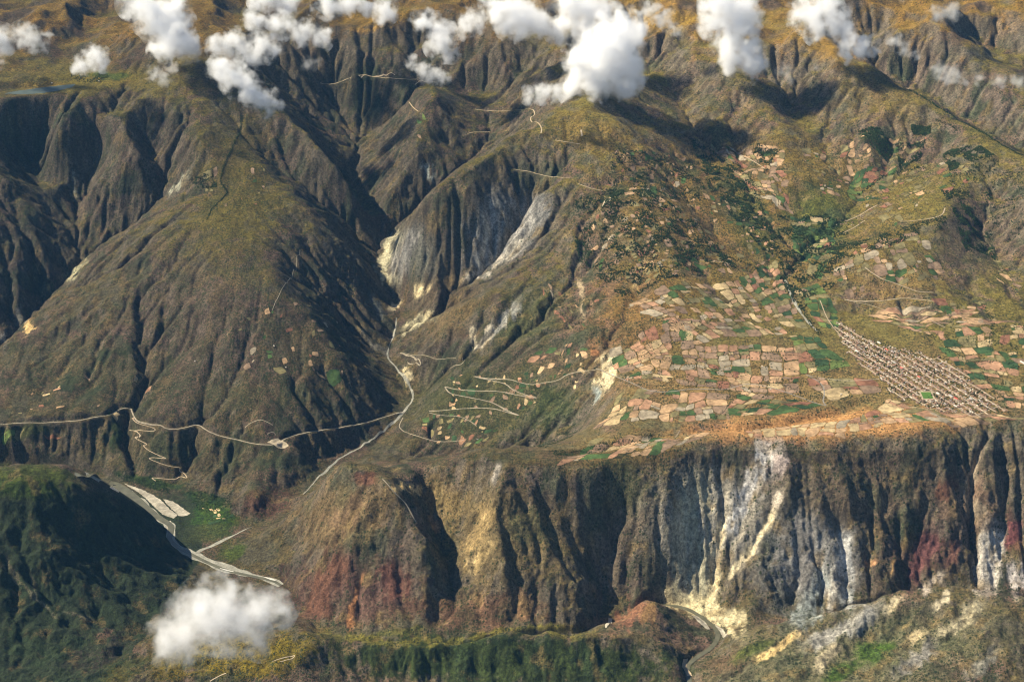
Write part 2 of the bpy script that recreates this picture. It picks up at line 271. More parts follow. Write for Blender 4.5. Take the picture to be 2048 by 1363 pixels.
# gullies (depth > 0) and spurs (depth < 0), as photo polylines running downhill
GULLIES = [
 # left mountain
 ([(395,535),(388,580),(398,640),(385,680),(330,720),(290,765),(262,812)],45,70),([(275,560),(285,620),(290,690),(292,750)],45,60),
 ([(330,540),(325,600),(335,660),(345,690)],30,45),([(362,560),(360,620),(345,670)],22,40),([(470,600),(430,690),(410,770),(398,840)],40,60),
 ([(510,640),(480,730),(420,840)],25,50),([(640,560),(690,640),(740,740),(800,800)],35,70),([(560,700),(600,800),(640,850)],25,60),
 ([(200,690),(180,760),(130,830),(80,880)],45,60),([(170,680),(120,740),(60,800)],25,60),([(430,690),(440,760),(400,845)],25,45),
 ([(262,820),(250,880),(280,955)],60,45),([(400,855),(385,900),(355,930),(350,975)],60,45),([(120,850),(100,880),(90,915)],50,50),
 ([(640,880),(620,910),(650,930)],60,40),([(470,900),(480,950)],25,35),([(540,900),(560,960)],25,35),
 # upper left scarps
 ([(300,215),(290,262),(310,330)],60,70),([(240,190),(240,240),(215,290)],70,60),([(30,200),(52,240),(62,300)],80,70),([(140,195),(130,230)],60,50),
 ([(360,250),(350,300),(340,345)],45,50),([(420,300),(395,340),(370,380),(335,392)],50,45),([(210,330),(225,390),(170,415)],30,40),([(310,400),(300,440)],25,35),
 ([(15,350),(30,420),(75,520),(60,610)],60,70),([(90,420),(110,480),(130,540)],40,50),([(0,450),(20,540),(10,650)],60,70),([(60,520),(80,570)],40,40),
 # ridge under the far clouds
 ([(540,240),(570,290),(590,330)],45,50),([(580,240),(620,300),(655,370)],35,45),([(620,270),(680,340),(700,400)],35,45),([(860,330),(860,360),(850,375)],35,40),
 ([(800,250),(770,330),(720,400)],30,50),([(880,240),(900,290),(940,315)],35,50),([(840,320),(800,400)],25,45),
 # central mountain and slide
 ([(1000,400),(975,450),(965,520),(940,555)],40,50),([(1060,400),(1030,450),(1000,490)],35,45),([(950,420),(930,500),(925,550)],25,40),
 ([(840,450),(800,520),(785,560)],30,40),([(900,450),(860,520),(800,580)],25,40),([(800,460),(770,520)],20,30),([(1000,560),(985,590),(960,650),(940,700)],30,35),
 ([(1200,420),(1160,500),(1150,560)],35,60),([(1310,500),(1280,560),(1265,610)],35,45),([(1250,400),(1210,480),(1170,540)],25,50),
 ([(880,640),(860,680),(820,720)],25,40),([(950,640),(920,690),(900,730)],25,35),([(790,450),(745,480)],20,30),
 ([(1130,820),(1110,850),(1080,885)],35,35),([(1030,870),(1000,905)],25,30),([(900,890),(890,915)],25,30),([(1100,700),(1150,740),(1188,780)],25,45),
 # right country
 ([(1740,150),(1720,210),(1700,300),(1710,380)],40,80),([(1790,200),(1790,280),(1770,340)],40,70),([(1660,190),(1660,260),(1655,310)],40,70),([(1470,180),(1470,260),(1490,340)],35,70),
 ([(1560,180),(1590,240)],40,60),([(1900,250),(1880,300),(1850,335)],35,60),([(1400,420),(1470,520),(1540,560)],25,70),([(1350,420),(1400,520),(1440,600)],20,60),
 ([(1330,330),(1400,430),(1480,500),(1550,530)],35,80),([(1960,420),(1965,480),(2000,530)],40,60),([(1800,520),(1800,590),(1805,640)],22,40),([(1860,560),(1880,620),(1900,660)],25,45),
 ([(1760,540),(1755,600),(1740,640)],20,40),([(1930,520),(1950,590),(1990,650)],35,60),
 # plateau ravine
 ([(1762,770),(1748,795),(1700,815),(1650,828),(1560,842),(1480,852),(1400,855),(1310,868),(1200,893),(1110,905)],85,45),
 ([(1310,780),(1330,830),(1325,862)],30,40),([(1600,800),(1540,835)],25,35),([(1450,825),(1440,850)],30,30),
 # canyon wall, brown spurs
 ([(700,965),(670,1010),(600,1060),(560,1090)],22,40),([(740,970),(700,1040),(640,1080)],20,35),([(770,975),(760,1040),(720,1080)],22,30),([(620,990),(570,1040)],16,30),
 ([(680,1090),(690,1150),(670,1240)],45,35),([(730,1100),(720,1180),(715,1250)],45,35),([(620,1110),(620,1170),(615,1240)],40,30),([(790,1110),(800,1180),(830,1240)],55,35),
 ([(860,1160),(870,1200),(880,1250)],55,30),([(960,1190),(965,1250)],50,28),([(1060,1190),(1070,1250)],50,28),([(1110,1200),(1110,1250)],45,25),
 ([(800,990),(830,1040),(850,1080)],40,30),([(920,940),(890,990),(875,1020)],22,30),([(960,945),(920,1010),(895,1060)],25,28),([(985,990),(940,1060),(910,1120)],25,28),
 ([(985,1070),(955,1120),(930,1160)],25,25),([(1005,1000),(1010,1050),(1020,1100),(1030,1170)],55,24),([(1020,950),(1050,1010),(1080,1090),(1110,1160)],45,28),
 ([(1060,945),(1090,1020),(1120,1100),(1150,1170)],45,28),([(1110,950),(1130,1030),(1160,1100),(1185,1150)],45,28),([(1160,950),(1170,1020),(1195,1090)],40,28),([(1200,950),(1205,1010),(1220,1060)],40,26),
 ([(1040,1060),(1060,1120),(1075,1170)],35,22),
 # pale cliffs
 ([(1360,930),(1365,990),(1370,1060),(1380,1150)],45,30),([(1430,900),(1440,960),(1450,1030),(1430,1110),(1425,1190)],70,32),([(1330,930),(1320,1010),(1310,1100)],18,26),
 ([(1545,930),(1555,1000),(1510,1080),(1450,1160),(1435,1200)],45,32),([(1480,930),(1500,1000),(1460,1080)],35,28),([(1590,990),(1595,1060),(1600,1130),(1580,1210)],75,32),
 ([(1560,1060),(1540,1130),(1510,1200)],35,28),([(1650,1020),(1690,1090),(1690,1150)],45,30),([(1640,1090),(1650,1160),(1640,1220)],40,28),([(1530,1130),(1560,1190)],30,25),
 # dark brown cliffs
 ([(1690,930),(1710,1000),(1728,1060),(1735,1115)],45,26),([(1740,930),(1745,1000),(1745,1070),(1740,1115)],40,24),([(1790,920),(1775,1000),(1760,1060),(1745,1110)],45,26),
 ([(1850,930),(1855,1000),(1830,1070),(1815,1130),(1810,1180)],75,30),([(1810,1010),(1790,1080),(1765,1150)],45,26),([(1880,1010),(1850,1080),(1830,1140)],40,26),
 ([(1930,1000),(1940,1060),(1930,1130)],45,28),([(1970,980),(1955,1060),(1945,1140)],40,26),([(2000,860),(2010,940),(2015,1020),(2000,1100)],95,34),([(2035,930),(2040,1020)],40,30),([(1900,960),(1890,1040),(1870,1100)],30,24),
 ([(1990,1060),(1985,1140)],45,25),([(1770,1090),(1780,1150)],35,22),
 # foreground
 ([(60,1010),(40,1080),(60,1150),(120,1220)],50,50),([(140,1030),(160,1090),(220,1150)],40,40),([(0,1100),(20,1170),(80,1250)],40,50),([(200,1050),(240,1110),(300,1150)],35,35),
 ([(100,1160),(180,1230),(240,1270)],40,45),([(270,1120),(330,1150)],35,30),([(250,1170),(290,1230),(300,1260)],45,35),([(150,935),(150,965)],30,30),([(60,940),(100,960)],12,40),
 ([(760,1290),(800,1340),(830,1363)],45,40),([(880,1290),(880,1340)],35,30),([(960,1290),(950,1363)],35,35),([(1080,1280),(1100,1340)],30,35),([(1180,1280),(1230,1350)],35,35),([(680,1280),(690,1340)],35,35),
 ([(480,1310),(460,1363)],25,40),([(1740,1220),(1600,1290),(1480,1345)],25,40),([(1880,1200),(1760,1270),(1650,1345)],30,45),([(1980,1210),(1880,1290),(1800,1363)],30,45),([(1620,1260),(1520,1320)],20,30),([(2030,1230),(1980,1310)],25,40),
 # spurs
 ([(1120,985),(1150,1060),(1185,1130)],-30,26),([(1008,930),(992,1010),(985,1065),(1005,1130),(1010,1190)],-130,70),([(768,955),(792,1000),(830,1062),(850,1105),(850,1160)],-140,70),([(768,957),(735,1020),(690,1090)],-35,60),([(690,1090),(700,1150),(690,1230)],-50,50),([(850,1105),(870,1150),(850,1210)],-40,45),([(1150,1000),(1165,1080),(1180,1150)],-40,40),([(1055,960),(1075,1050),(1095,1130)],-35,35),([(1320,920),(1330,1000),(1325,1090),(1310,1170)],-35,45),([(870,970),(870,1010),(876,1070),(890,1130),(910,1190)],40,75),([(768,952),(700,951),(650,958)],-70,55),([(640,975),(590,1030),(520,1075)],-35,60),([(1240,945),(1238,1010),(1228,1060),(1205,1150),(1190,1235)],60,60),([(1330,925),(1345,1000),(1345,1090),(1330,1160)],-55,60),([(1560,880),(1570,960),(1590,1040)],-50,60),([(1660,890),(1690,960),(1700,1030)],-45,60),([(1880,860),(1890,950),(1900,1040),(1870,1130)],-60,65),([(1980,850),(1970,950),(1965,1050)],-60,60),([(1560,1090),(1530,1160),(1500,1230)],-45,50),([(1560,900),(1575,980),(1560,1050)],-35,35),([(1620,930),(1640,1000),(1655,1060)],-35,35),
 ([(1990,850),(1985,930),(1990,1000)],-55,34),([(1810,900),(1820,980),(1800,1040)],-30,30),([(1705,1040),(1715,1110)],-20,20),([(1400,930),(1405,1010),(1400,1090)],-30,30),
]
ZS = ZB.copy()
ZB0 = ZB.copy()
for pl, dp, wd in GULLIES: carve(ZS, pl, dp * (0.85 if pl[0][0] > 1230 and 880 < pl[-1][1] and dp > 0 and pl[0][1] < 1150 and pl[-1][1] > 1000 else 1.0), wd * 1.1)
log('carved')
# how rough the ground is: smooth on plateau, fan and river flats
FLATS = [[(1180,800),(1260,720),(1350,690),(1500,640),(1600,600),(1650,620),(1700,640),(1820,655),(2048,660),(2300,680),(2300,845),(2048,834),(1950,836),(1880,848),(1820,865),(1720,862),(1650,876),(1500,868),(1400,880),(1300,905),(1200,930),(1100,930),(1050,915),(1120,880)],
 [(-300,905),(0,925),(190,945),(300,965),(380,985),(470,1010),(470,1045),(510,1050),(580,1150),(600,1200),(540,1190),(440,1170),(380,1115),(330,1060),(220,985),(100,955)]]
def in_poly(poly, X, Y):
    r = np.zeros(X.shape, bool); n = len(poly)
    for i in range(n):
        (x1, y1), (x2, y2) = poly[i], poly[i - 1]
        if y1 == y2: continue
        c = ((y1 > Y) != (y2 > Y)) & (X < (x2 - x1) * (Y - y1) / (y2 - y1) + x1); r ^= c
    return r
def blur(A, n):
    for _ in range(2):
        for ax in (0, 1):
            k = 2 * n + 1; pad = [(0, 0), (0, 0)]; pad[ax] = (n + 1, n)
            c = np.cumsum(np.pad(A, pad, 'edge'), axis=ax)
            A = (np.take(c, range(k, c.shape[ax]), axis=ax) - np.take(c, range(0, c.shape[ax] - k), axis=ax)) / k
    return A
rough = np.ones(XX.shape)
for poly in FLATS:
    wp = [hit(*p, ZB0) for p in poly]; rough[in_poly(wp, XX, YY)] = 0.0
for val, poly in ((0.3, [(830,780),(930,740),(1080,700),(1170,720),(1180,780),(1080,850),(960,895),(830,885)]), (0.55, [(380,480),(480,250),(520,300),(560,500),(640,700),(560,850),(300,830),(330,650)]), (0.5, [(1200,420),(1400,380),(1560,500),(1480,640),(1250,720),(1200,620)]), (0.55, [(1650,330),(1900,300),(1950,420),(1900,560),(1700,600)])):
    wp = [hit(*p, ZB0) for p in poly]; k_ = in_poly(wp, XX, YY); rough[k_] = np.minimum(rough[k_], val)
rough = blur(rough, 4)
# stream-power erosion, dendritic drainage on the slopes
def erode(Z, iters, K, noise):
    H, W = Z.shape; N = H * W
    Z = Z + noise
    nb = [(-1, -1, 1.414), (-1, 0, 1), (-1, 1, 1.414), (0, -1, 1), (0, 1, 1), (1, -1, 1.414), (1, 0, 1), (1, 1, 1.414)]
    idx = np.arange(N).reshape(H, W)
    for it in range(iters):
        best = np.zeros((H, W)); rec = idx.copy(); dist = np.ones((H, W))
        Zp = np.pad(Z, 1, constant_values=1e9)
        for dj, di, l in nb:
            s = (Z - Zp[1 + dj:1 + dj + H, 1 + di:1 + di + W]) / (l * G)
            m = s > best; best[m] = s[m]; rec[m] = (idx + dj * W + di)[m]; dist[m] = l * G
        order = np.argsort(Z, axis=None)
        r = rec.ravel().tolist(); area = [1.0] * N; ol = order.tolist()
        for i in reversed(ol):
            j = r[i]
            if j != i: area[j] += area[i]
        A = np.minimum(np.array(area), 4000.0) * G * G
        F = (K.ravel() * np.sqrt(A) / dist.ravel()).tolist()
        z = Z.ravel().tolist()
        for i in ol:
            j = r[i]
            if j != i:
                f = F[i]; zi = (z[i] + f * z[j]) / (1 + f)
                z[i] = zi
        Z = np.array(z).reshape(H, W)
        lap = np.zeros_like(Z); lap[1:-1, 1:-1] = Z[:-2, 1:-1] + Z[2:, 1:-1] + Z[1:-1, :-2] + Z[1:-1, 2:] - 4 * Z[1:-1, 1:-1]
        Z = Z + 0.06 * lap
    return Z
gj, gi = np.gradient(ZS, G); slope0 = np.hypot(gi, gj)
nz = 72 * fbm(XX, YY, 900, 4, 5) + 34 * ridged(XX, YY, 420, 3, 6) + 9 * fbm(XX, YY, 90, 2, 8)
nz = nz * rough * (0.35 + 0.65 * sstep(0.1, 0.45, slope0))
hi = sstep(19300, 20600, YY) * (1 - (1 - sstep(-4600, -3800, XX)) * (1 - sstep(20200, 21200, YY))) * sstep(700, 1100, ZS)
nz = nz + hi * (320 * ridged(XX, YY, 1900, 4, 15) - 120)
wallg = (1 - sstep(12900, 13300, YY)) * sstep(11000, 11300, YY) * sstep(-2200, -1600, XX)
nz = nz * (1 - 0.4 * wallg) + wallg * rough * 34 * fbm(XX, YY, 420, 4, 16)
ZE = erode(ZS, 10, 0.042 * rough * (1 + 0.3 * hi) * (1 - 0.5 * wallg), nz)
lowE = blur(ZE - ZS - hi * nz, 30)
ZF = ZE - 0.9 * lowE          # keep the surveyed mean heights
log('eroded %.1f' % np.std(ZF - ZS))
# ------------------------------------------------------------------ the ground mesh: a fan of columns, finer where the ground is near
def spans(segs):
    out = []
    for a, b, s in segs: out += list(np.arange(a, b, s))
    return np.array(out)
QUICK = False
qs = 2.0 if QUICK else 1.0
yrows = spans([(8200, 10000, 15 * qs), (10000, 13300, 8.5 * qs), (13300, 17000, 12 * qs), (17000, 21000, 18 * qs), (21000, 26000, 28 * qs)])
yrows = np.concatenate([[-6000, 2000, 5000, 7000], yrows, [26000, 26500, 28000, 32000, 42000, 60000, 90000]])
NC = int(940 / qs)
sc = np.concatenate([[-9.0, -4.0, -2.2, -1.5], np.linspace(-1.14, 1.14, NC), [1.5, 2.2, 4.0, 9.0]])
def halfw(y): return 0.3155 * (0.9026 * np.maximum(y, 8200) + 3300.0)
NR, NCOL = len(yrows), len(sc)
VX = sc[None, :] * halfw(yrows)[:, None]; VY = np.repeat(yrows[:, None], NCOL, 1)
cxv = np.clip(VX, GX0 + 60, GX1 - 60); cyv = np.clip(VY, GY0 + 60, GY1 - 60)
VZ = resample(ZF, GX0, GY0, G, cxv, cyv)
vrough = bilin(rough, GX0, GY0, G, cxv, cyv)
g_y, g_x = np.gradient(blur(ZF, 1), G)
sx = bilin(g_x, GX0, GY0, G, cxv, cyv); sy = bilin(g_y, GX0, GY0, G, cxv, cyv)
slope = np.hypot(sx, sy)
# rills running straight down the slope, in octaves that branch
def rills(X, Y, gxs, gys, cell, freq, seed):
    l = np.hypot(gxs, gys) + 1e-6; ax, ay = -gys / l, gxs / l      # across the slope
    u = X / cell; v = Y / cell; iu = np.floor(u).astype(np.int64); iv = np.floor(v).astype(np.int64)
    cs = 0; sn = 0; ws = 1e-6
    for dj in (-1, 0, 1):
        for di in (-1, 0, 1):
            a = iu + di; b = iv + dj
            dx = u - (a + hash2(a, b, seed)); dy = v - (b + hash2(a, b, seed + 50))
            w = np.exp(-2.6 * (dx * dx + dy * dy)) - 0.01
            w = np.maximum(w, 0); ph = (dx * ax + dy * ay) * (6.2831853 * freq) + hash2(a, b, seed + 90) * 6.28
            cs = cs + w * np.cos(ph); sn = sn + w * np.sin(ph); ws = ws + w
    return cs / ws, -(sn / ws) * ax * 6.2831853 * freq / cell, -(sn / ws) * ay * 6.2831853 * freq / cell
rough_amt = vrough * sstep(0.16, 0.55, slope)
gxs, gys = sx.copy(), sy.copy()
rmod = np.clip(0.6 + 0.9 * fbm(VX, VY, 800, 3, 21), 0.15, 1.4) * (0.55 + 0.8 * sstep(0.55, 1.0, slope))
wall = (1 - sstep(12900, 13300, VY)) * sstep(11000, 11300, VY) * sstep(-2200, -1600, VX)      # canyon wall: hand-surveyed gullies, craggy rather than fluted
rough_amt = rough_amt * rmod * (1 - 0.6 * wall)
for cell, amp, seed in ((560, 22.0, 2), (250, 16.0, 3), (110, 11.0, 4), (52, 7.0, 5)):
    h, dhx, dhy = rills(VX, VY, gxs, gys, cell, 1.0, seed)
    h = 1 - 2 * np.sqrt(np.clip((1 - h) / 2, 0, 1) + 0.004) if seed in (2, 4) else 2 * np.sqrt(np.clip((1 + h) / 2, 0, 1) + 0.004) - 1   # sharp crests, then sharp gullies
    am = amp * (rough_amt if seed > 2 else vrough * sstep(0.4, 0.8, slope) * (1 - 0.75 * wall))
    VZ += am * (h - 0.25); gxs += am * dhx; gys += am * dhy
VZ += vrough * (8.0 + 10.0 * sstep(0.3, 0.9, slope)) * fbm(VX, VY, 130, 4, 31)
stp = vrough * sstep(0.55, 1.0, slope)
VZ += wall * stp * (38.0 * fbm(VX, VY, 300, 5, 38, 0.6) + 16 * ridged(VX, VY * 0.7, 150, 3, 39)) + vrough * (1 - sstep(11000, 11500, VY)) * (20 + 20 * sstep(1200, 1900, VX) + 14 * (1 - sstep(-2400, -2000, VX))) * ridged(VX, VY, 260, 4, 40)
VZ += 9.0 * stp * ridged(VX, VY, 90, 3, 33)
VZ += (1 - sstep(-2300, -1900, VX)) * (1 - sstep(12600, 12900, VY)) * vrough * (26 * ridged(VX, VY, 330, 4, 30) + 14 * fbm(VX, VY, 120, 3, 29))
VZ += 2.0 * stp * np.sin(VZ / 9.0 + 3 * fbm(VX, VY, 300, 3, 36)) * (0.4 + np.clip(fbm(VX, VY, 500, 2, 37), 0, 1))      # ledges
log('fan %d x %d' % (NR, NCOL))
def ground(x, y):
    """height of the ground mesh"""
    x = np.asarray(x, float); y = np.asarray(y, float)
    r = np.clip(np.searchsorted(yrows, y, side='right') - 1, 0, NR - 2); ty = np.clip((y - yrows[r]) / (yrows[r + 1] - yrows[r]), 0, 1)
    def rowz(rr):
        s = x / halfw(yrows[rr]); c = np.clip(np.searchsorted(sc, s, side='right') - 1, 0, NCOL - 2)
        t = np.clip((s - sc[c]) / (sc[c + 1] - sc[c]), 0, 1)
        return VZ[rr, c] * (1 - t) + VZ[rr, c + 1] * t
    return rowz(r) * (1 - ty) + rowz(r + 1) * ty
PX, PY = project(VX, VY, VZ)
# ------------------------------------------------------------------ river bed and lake floor are level
RIVER = [place(*p) for p in LINES[0]]
TRIB = [place(*p) for p in LINES[1][:13]]
def flatten(line, inner, outer, drop=0.0):
    global VZ
    xs = [p[0] for p in line]; ys = [p[1] for p in line]
    r0 = max(0, np.searchsorted(yrows, min(ys) - outer) - 1); r1 = np.searchsorted(yrows, max(ys) + outer) + 1
    X = VX[r0:r1]; Y = VY[r0:r1]
    d, t = seg_dist([(p[0], p[1]) for p in line], X, Y)
    L = [0]
    for a, b in zip(line[:-1], line[1:]): L.append(L[-1] + math.hypot(b[0] - a[0], b[1] - a[1]))
    zl = np.interp(t * L[-1], L, [p[2] for p in line]) - drop
    w = 1 - sstep(inner, outer, d)
    VZ[r0:r1] = VZ[r0:r1] * (1 - w) + zl * w
flatten(RIVER[:13], 75, 170); flatten(RIVER[12:], 26, 75); flatten(TRIB, 14, 60)
LAKE_Z = 1190.0
LAKE_PX = [(8, 187), (40, 181), (85, 175), (130, 170), (152, 168), (146, 174), (118, 181), (80, 187), (40, 189)]
lake_w = [place(px, py, LAKE_Z)[:2] for px, py in LAKE_PX]
dl, _ = seg_dist([place(x, y, LAKE_Z)[:2] for x, y in ((20, 187), (80, 181), (148, 171))], VX, VY)
wl = 1 - sstep(130, 330, dl); VZ = VZ * (1 - wl) + (LAKE_Z - 1.5) * wl
_yy = np.arange(8200.0, 26000.0, 10.0)
def hitg(px, py):
    dz = -sP * FOC - cP * (py - CY); dy = cP * FOC - sP * (py - CY); dx = px - CX
    y = _yy; x = dx / dy * y; zr = CAM_H + dz / dy * y
    h = ground(x, y); k = int(np.argmax(zr < h))
    if k == 0: k = len(y) - 1
    a = zr[k - 1] - h[k - 1]; b = zr[k] - h[k]; t = a / (a - b) if a != b else 0
    yy = y[k - 1] + 10.0 * t
    return (dx / dy * yy, yy)

def dens(pl, step):
    out = []
    for a, b in zip(pl[:-1], pl[1:]):
        n = max(1, int(math.hypot(b[0] - a[0], b[1] - a[1]) / step))
        for i in range(n): t = i / n; out.append(tuple(a[k] + (b[k] - a[k]) * t for k in range(len(a))))
    out.append(tuple(pl[-1])); return out
def smooth_line(pl, n=2):
    for _ in range(n):
        q = [pl[0]]
        for a, b in zip(pl[:-1], pl[1:]):
            q.append(tuple(a[k] * .75 + b[k] * .25 for k in range(len(a)))); q.append(tuple(a[k] * .25 + b[k] * .75 for k in range(len(a))))
        q.append(pl[-1]); pl = q
    return pl
def W(lst): return [hitg(*p) for p in lst]
# roads: the line on the map; the ground is cut and filled to an even bench along each
ROADS = [
 ([(-40, 852), (40, 850), (100, 845), (155, 838), (215, 832), (240, 822), (262, 816)], 6, 'M_road'), ([(262, 816), (268, 832), (276, 842), (300, 846), (322, 848), (332, 857), (352, 859), (372, 857), (396, 848), (412, 862), (440, 872), (480, 878), (510, 884), (528, 892), (550, 891), (568, 872), (590, 868), (620, 858), (660, 854), (700, 851), (740, 843), (775, 832), (798, 826)], 7, 'M_road'),
 ([(264, 835), (272, 848), (290, 852), (308, 856), (312, 861), (300, 864), (275, 858), (258, 859), (262, 864), (280, 869), (282, 874), (266, 874), (282, 884), (297, 888), (284, 893), (300, 902), (330, 914), (333, 918), (305, 913), (295, 916), (318, 925), (342, 936), (362, 934), (358, 942), (368, 948), (376, 954), (360, 953), (352, 960), (330, 957), (300, 952), (312, 962)], 4.5, 'M_street'),
 ([(1196, 737), (1160, 741), (1132, 748), (1118, 760), (1096, 767), (1060, 770), (1040, 765), (1020, 758), (985, 756), (947, 757)], 7, 'M_road'),
 ([(947, 757), (985, 762), (1012, 765), (1025, 780), (1050, 790), (1078, 793), (1060, 796), (1030, 790), (1000, 780), (960, 782), (925, 784), (897, 776), (888, 778), (900, 788), (930, 792), (965, 800), (985, 802), (1000, 812), (1020, 824), (1038, 829)], 7, 'M_road'),
 ([(1036, 830), (1010, 824), (985, 816), (950, 814), (920, 818), (890, 822), (858, 825)], 7, 'M_road'), ([(858, 828), (885, 832), (915, 831), (938, 838), (953, 852)], 5, 'M_road'), ([(928, 878), (900, 883), (870, 880), (838, 871), (815, 868), (800, 858), (798, 850), (806, 835)], 5, 'M_road'),
 ([(1196, 737), (1214, 746), (1240, 758), (1272, 768), (1290, 778), (1310, 785), (1345, 783), (1380, 777), (1420, 778), (1450, 780), (1475, 772), (1495, 766), (1530, 771), (1560, 780), (1600, 794), (1630, 806), (1652, 812)], 6, 'M_asph'),
 ([(1652, 812), (1645, 803), (1649, 790), (1648, 776), (1640, 764), (1625, 755), (1612, 749)], 6, 'M_asph'), ([(1612, 749), (1650, 757), (1690, 762), (1730, 760), (1765, 757)], 4.5, 'M_road'),
 ([(800, 707), (812, 706), (845, 709), (872, 717), (900, 717), (912, 714)], 4.5, 'M_road'), ([(800, 707), (825, 715), (843, 727), (838, 732), (815, 724)], 4, 'M_road'), ([(925, 715), (932, 725), (905, 735), (885, 742)], 3.5, 'M_road'),
 ([(640, 165), (690, 160), (740, 164), (790, 163), (825, 158), (840, 155), (850, 165), (880, 163)], 6, 'M_street'), ([(700, 158), (730, 148), (765, 148), (790, 150)], 4, 'M_street'), ([(840, 158), (830, 172)], 6, 'M_street'), ([(818, 205), (828, 218), (836, 222)], 6, 'M_street'),
 ([(950, 216), (1000, 217), (1040, 215), (1062, 216), (1072, 224), (1058, 238), (1070, 244), (1084, 256), (1082, 268)], 7, 'M_street'), ([(1020, 335), (1060, 340), (1095, 347), (1140, 356)], 6, 'M_street'), ([(1156, 368), (1180, 375), (1205, 385)], 6, 'M_street'), ([(935, 268), (980, 265)], 5, 'M_street'), ([(1162, 258), (1164, 275)], 10, 'M_street'), ([(1110, 280), (1160, 288)], 7, 'M_street'),
 ([(1730, 533), (1745, 545), (1765, 560), (1785, 566), (1805, 576), (1840, 583), (1866, 588)], 7, 'M_street'), ([(1688, 598), (1720, 602), (1760, 603), (1800, 597), (1840, 598), (1868, 604)], 6, 'M_street'), ([(1688, 598), (1715, 608), (1740, 610), (1772, 620)], 5, 'M_street'), ([(1478, 308), (1505, 322), (1530, 338)], 7, 'M_street'), ([(1400, 520), (1435, 522), (1460, 530)], 6, 'M_street'),
 ([(1860, 638), (1875, 648), (1890, 655)], 5, 'M_street'), ([(1690, 445), (1720, 430), (1755, 408)], 6, 'M_street'), ([(1680, 470), (1710, 455), (1730, 440)], 5, 'M_street'), ([(1800, 445), (1850, 440), (1885, 432), (1890, 415)], 6, 'M_street'), ([(1640, 600), (1655, 640), (1690, 680)], 5, 'M_street'),
 ([(765, 957), (790, 985), (812, 1010), (826, 1035), (832, 1045)], 5, 'M_road'), ([(1360, 860), (1330, 880), (1250, 900)], 3, 'M_road'), ([(545, 1322), (565, 1315), (590, 1308), (588, 1314), (560, 1322)], 4, 'M_street'), ([(420, 1363), (440, 1350), (452, 1345)], 5, 'M_street'), ([(600, 500), (560, 590), (545, 620)], 3, 'M_road'), ([(490, 855), (520, 838), (545, 850)], 3.5, 'M_road'), ([(535, 868), (545, 862), (552, 870)], 3.5, 'M_road'),
]
ROADW = [smooth_line(W(pl), 2) for pl, w, m in ROADS]
for (pl, w, m), wl_ in zip(ROADS, ROADW):
    if w < 4.4: continue
    d_ = dens(wl_, 20.0); z_ = ground(np.array([p[0] for p in d_]), np.array([p[1] for p in d_])); k_ = 9 if w > 5 else 4
    zp = np.pad(z_, k_, 'edge'); z_ = np.convolve(zp, np.ones(2 * k_ + 1) / (2 * k_ + 1), 'valid')
    flatten([(p[0], p[1], float(z)) for p, z in zip(d_, z_)][::2] + [(d_[-1][0], d_[-1][1], float(z_[-1]))], w + 4, w + 34)
PX, PY = project(VX, VY, VZ)
NZROW = VZ                                   # final ground heights

# ------------------------------------------------------------------ what the ground is made of (its own colours, no light in them)
def mixc(c, w): 
    global COL
    COL = COL * (1 - w[..., None]) + np.array(c, float) * w[..., None]
n_big = fbm(VX, VY, 2200, 4, 41); n_mid = fbm(VX, VY, 520, 4, 42); n_fin = fbm(VX, VY, 130, 4, 43); n_tiny = fbm(VX, VY, 45, 3, 44)
streak = fbm(VX * 1.0, VY * 0.16, 60, 4, 45)
gfy, gfx = np.gradient(VZ); 
dyr = np.gradient(yrows)[:, None]; gfy = gfy / dyr; dxr = np.gradient(VX, axis=1); gfx = gfx / dxr
fslope = np.hypot(gfx, gfy)
COL = np.zeros(VX.shape + (3,)); COL[:] = (0.115, 0.096, 0.056)
VEG = np.clip(0.38 + 0.35 * n_mid + 0.2 * n_big, 0, 1)
mixc((0.128, 0.094, 0.074), sstep(-0.25, 0.45, n_mid + 0.4 * n_big))
mixc((0.088, 0.080, 0.056), sstep(0.05, 0.6, -n_mid + 0.5 * n_fin))
mixc((0.140, 0.118, 0.048), (1 - sstep(0.22, 0.5, fslope + 0.15 * n_fin)) * sstep(-200, 300, VZ) * 0.85)
mixc((0.20, 0.130, 0.055), sstep(1200, 1700, VZ + 330 * n_mid + 150 * n_big) * 0.8)
mixc((0.075, 0.058, 0.048), sstep(1100, 1400, VZ) * sstep(0.1, 0.5, fbm(VX, VY, 700, 4, 47)) * 0.8)
mixc((0.112, 0.096, 0.078), sstep(0.55, 1.0, fslope + 0.25 * n_fin) * 0.75)
VEG = VEG * (1 - 0.7 * sstep(1000, 1500, VZ))
wx = PX + 14 * fbm(VX, VY, 300, 4, 51); wy = PY + 9 * fbm(VX, VY, 300, 4, 52)
def sel(px0, px1, py0, py1):
    m = (wx > px0) & (wx < px1) & (wy > py0) & (wy < py1); return np.nonzero(m)
def blob(px, py, rx, ry, ang, c, s=1.0, soft=0.5, nz=0.5, veg=None):
    R = max(rx, ry) * 1.3; I = sel(px - R, px + R, py - R, py + R)
    if len(I[0]) == 0: return
    ca, sa = math.cos(rad(ang)), math.sin(rad(ang)); dx = wx[I] - px; dy = wy[I] - py
    q = np.hypot((dx * ca + dy * sa) / rx, (-dx * sa + dy * ca) / ry)
    w = s * sstep(1.0, 1.0 - soft, q + nz * 0.5 * n_fin[I] + nz * 0.35 * n_tiny[I])
    COL[I] = COL[I] * (1 - w[:, None]) + np.array(c) * w[:, None]
    if veg is not None: VEG[I] = VEG[I] * (1 - w) + veg * w
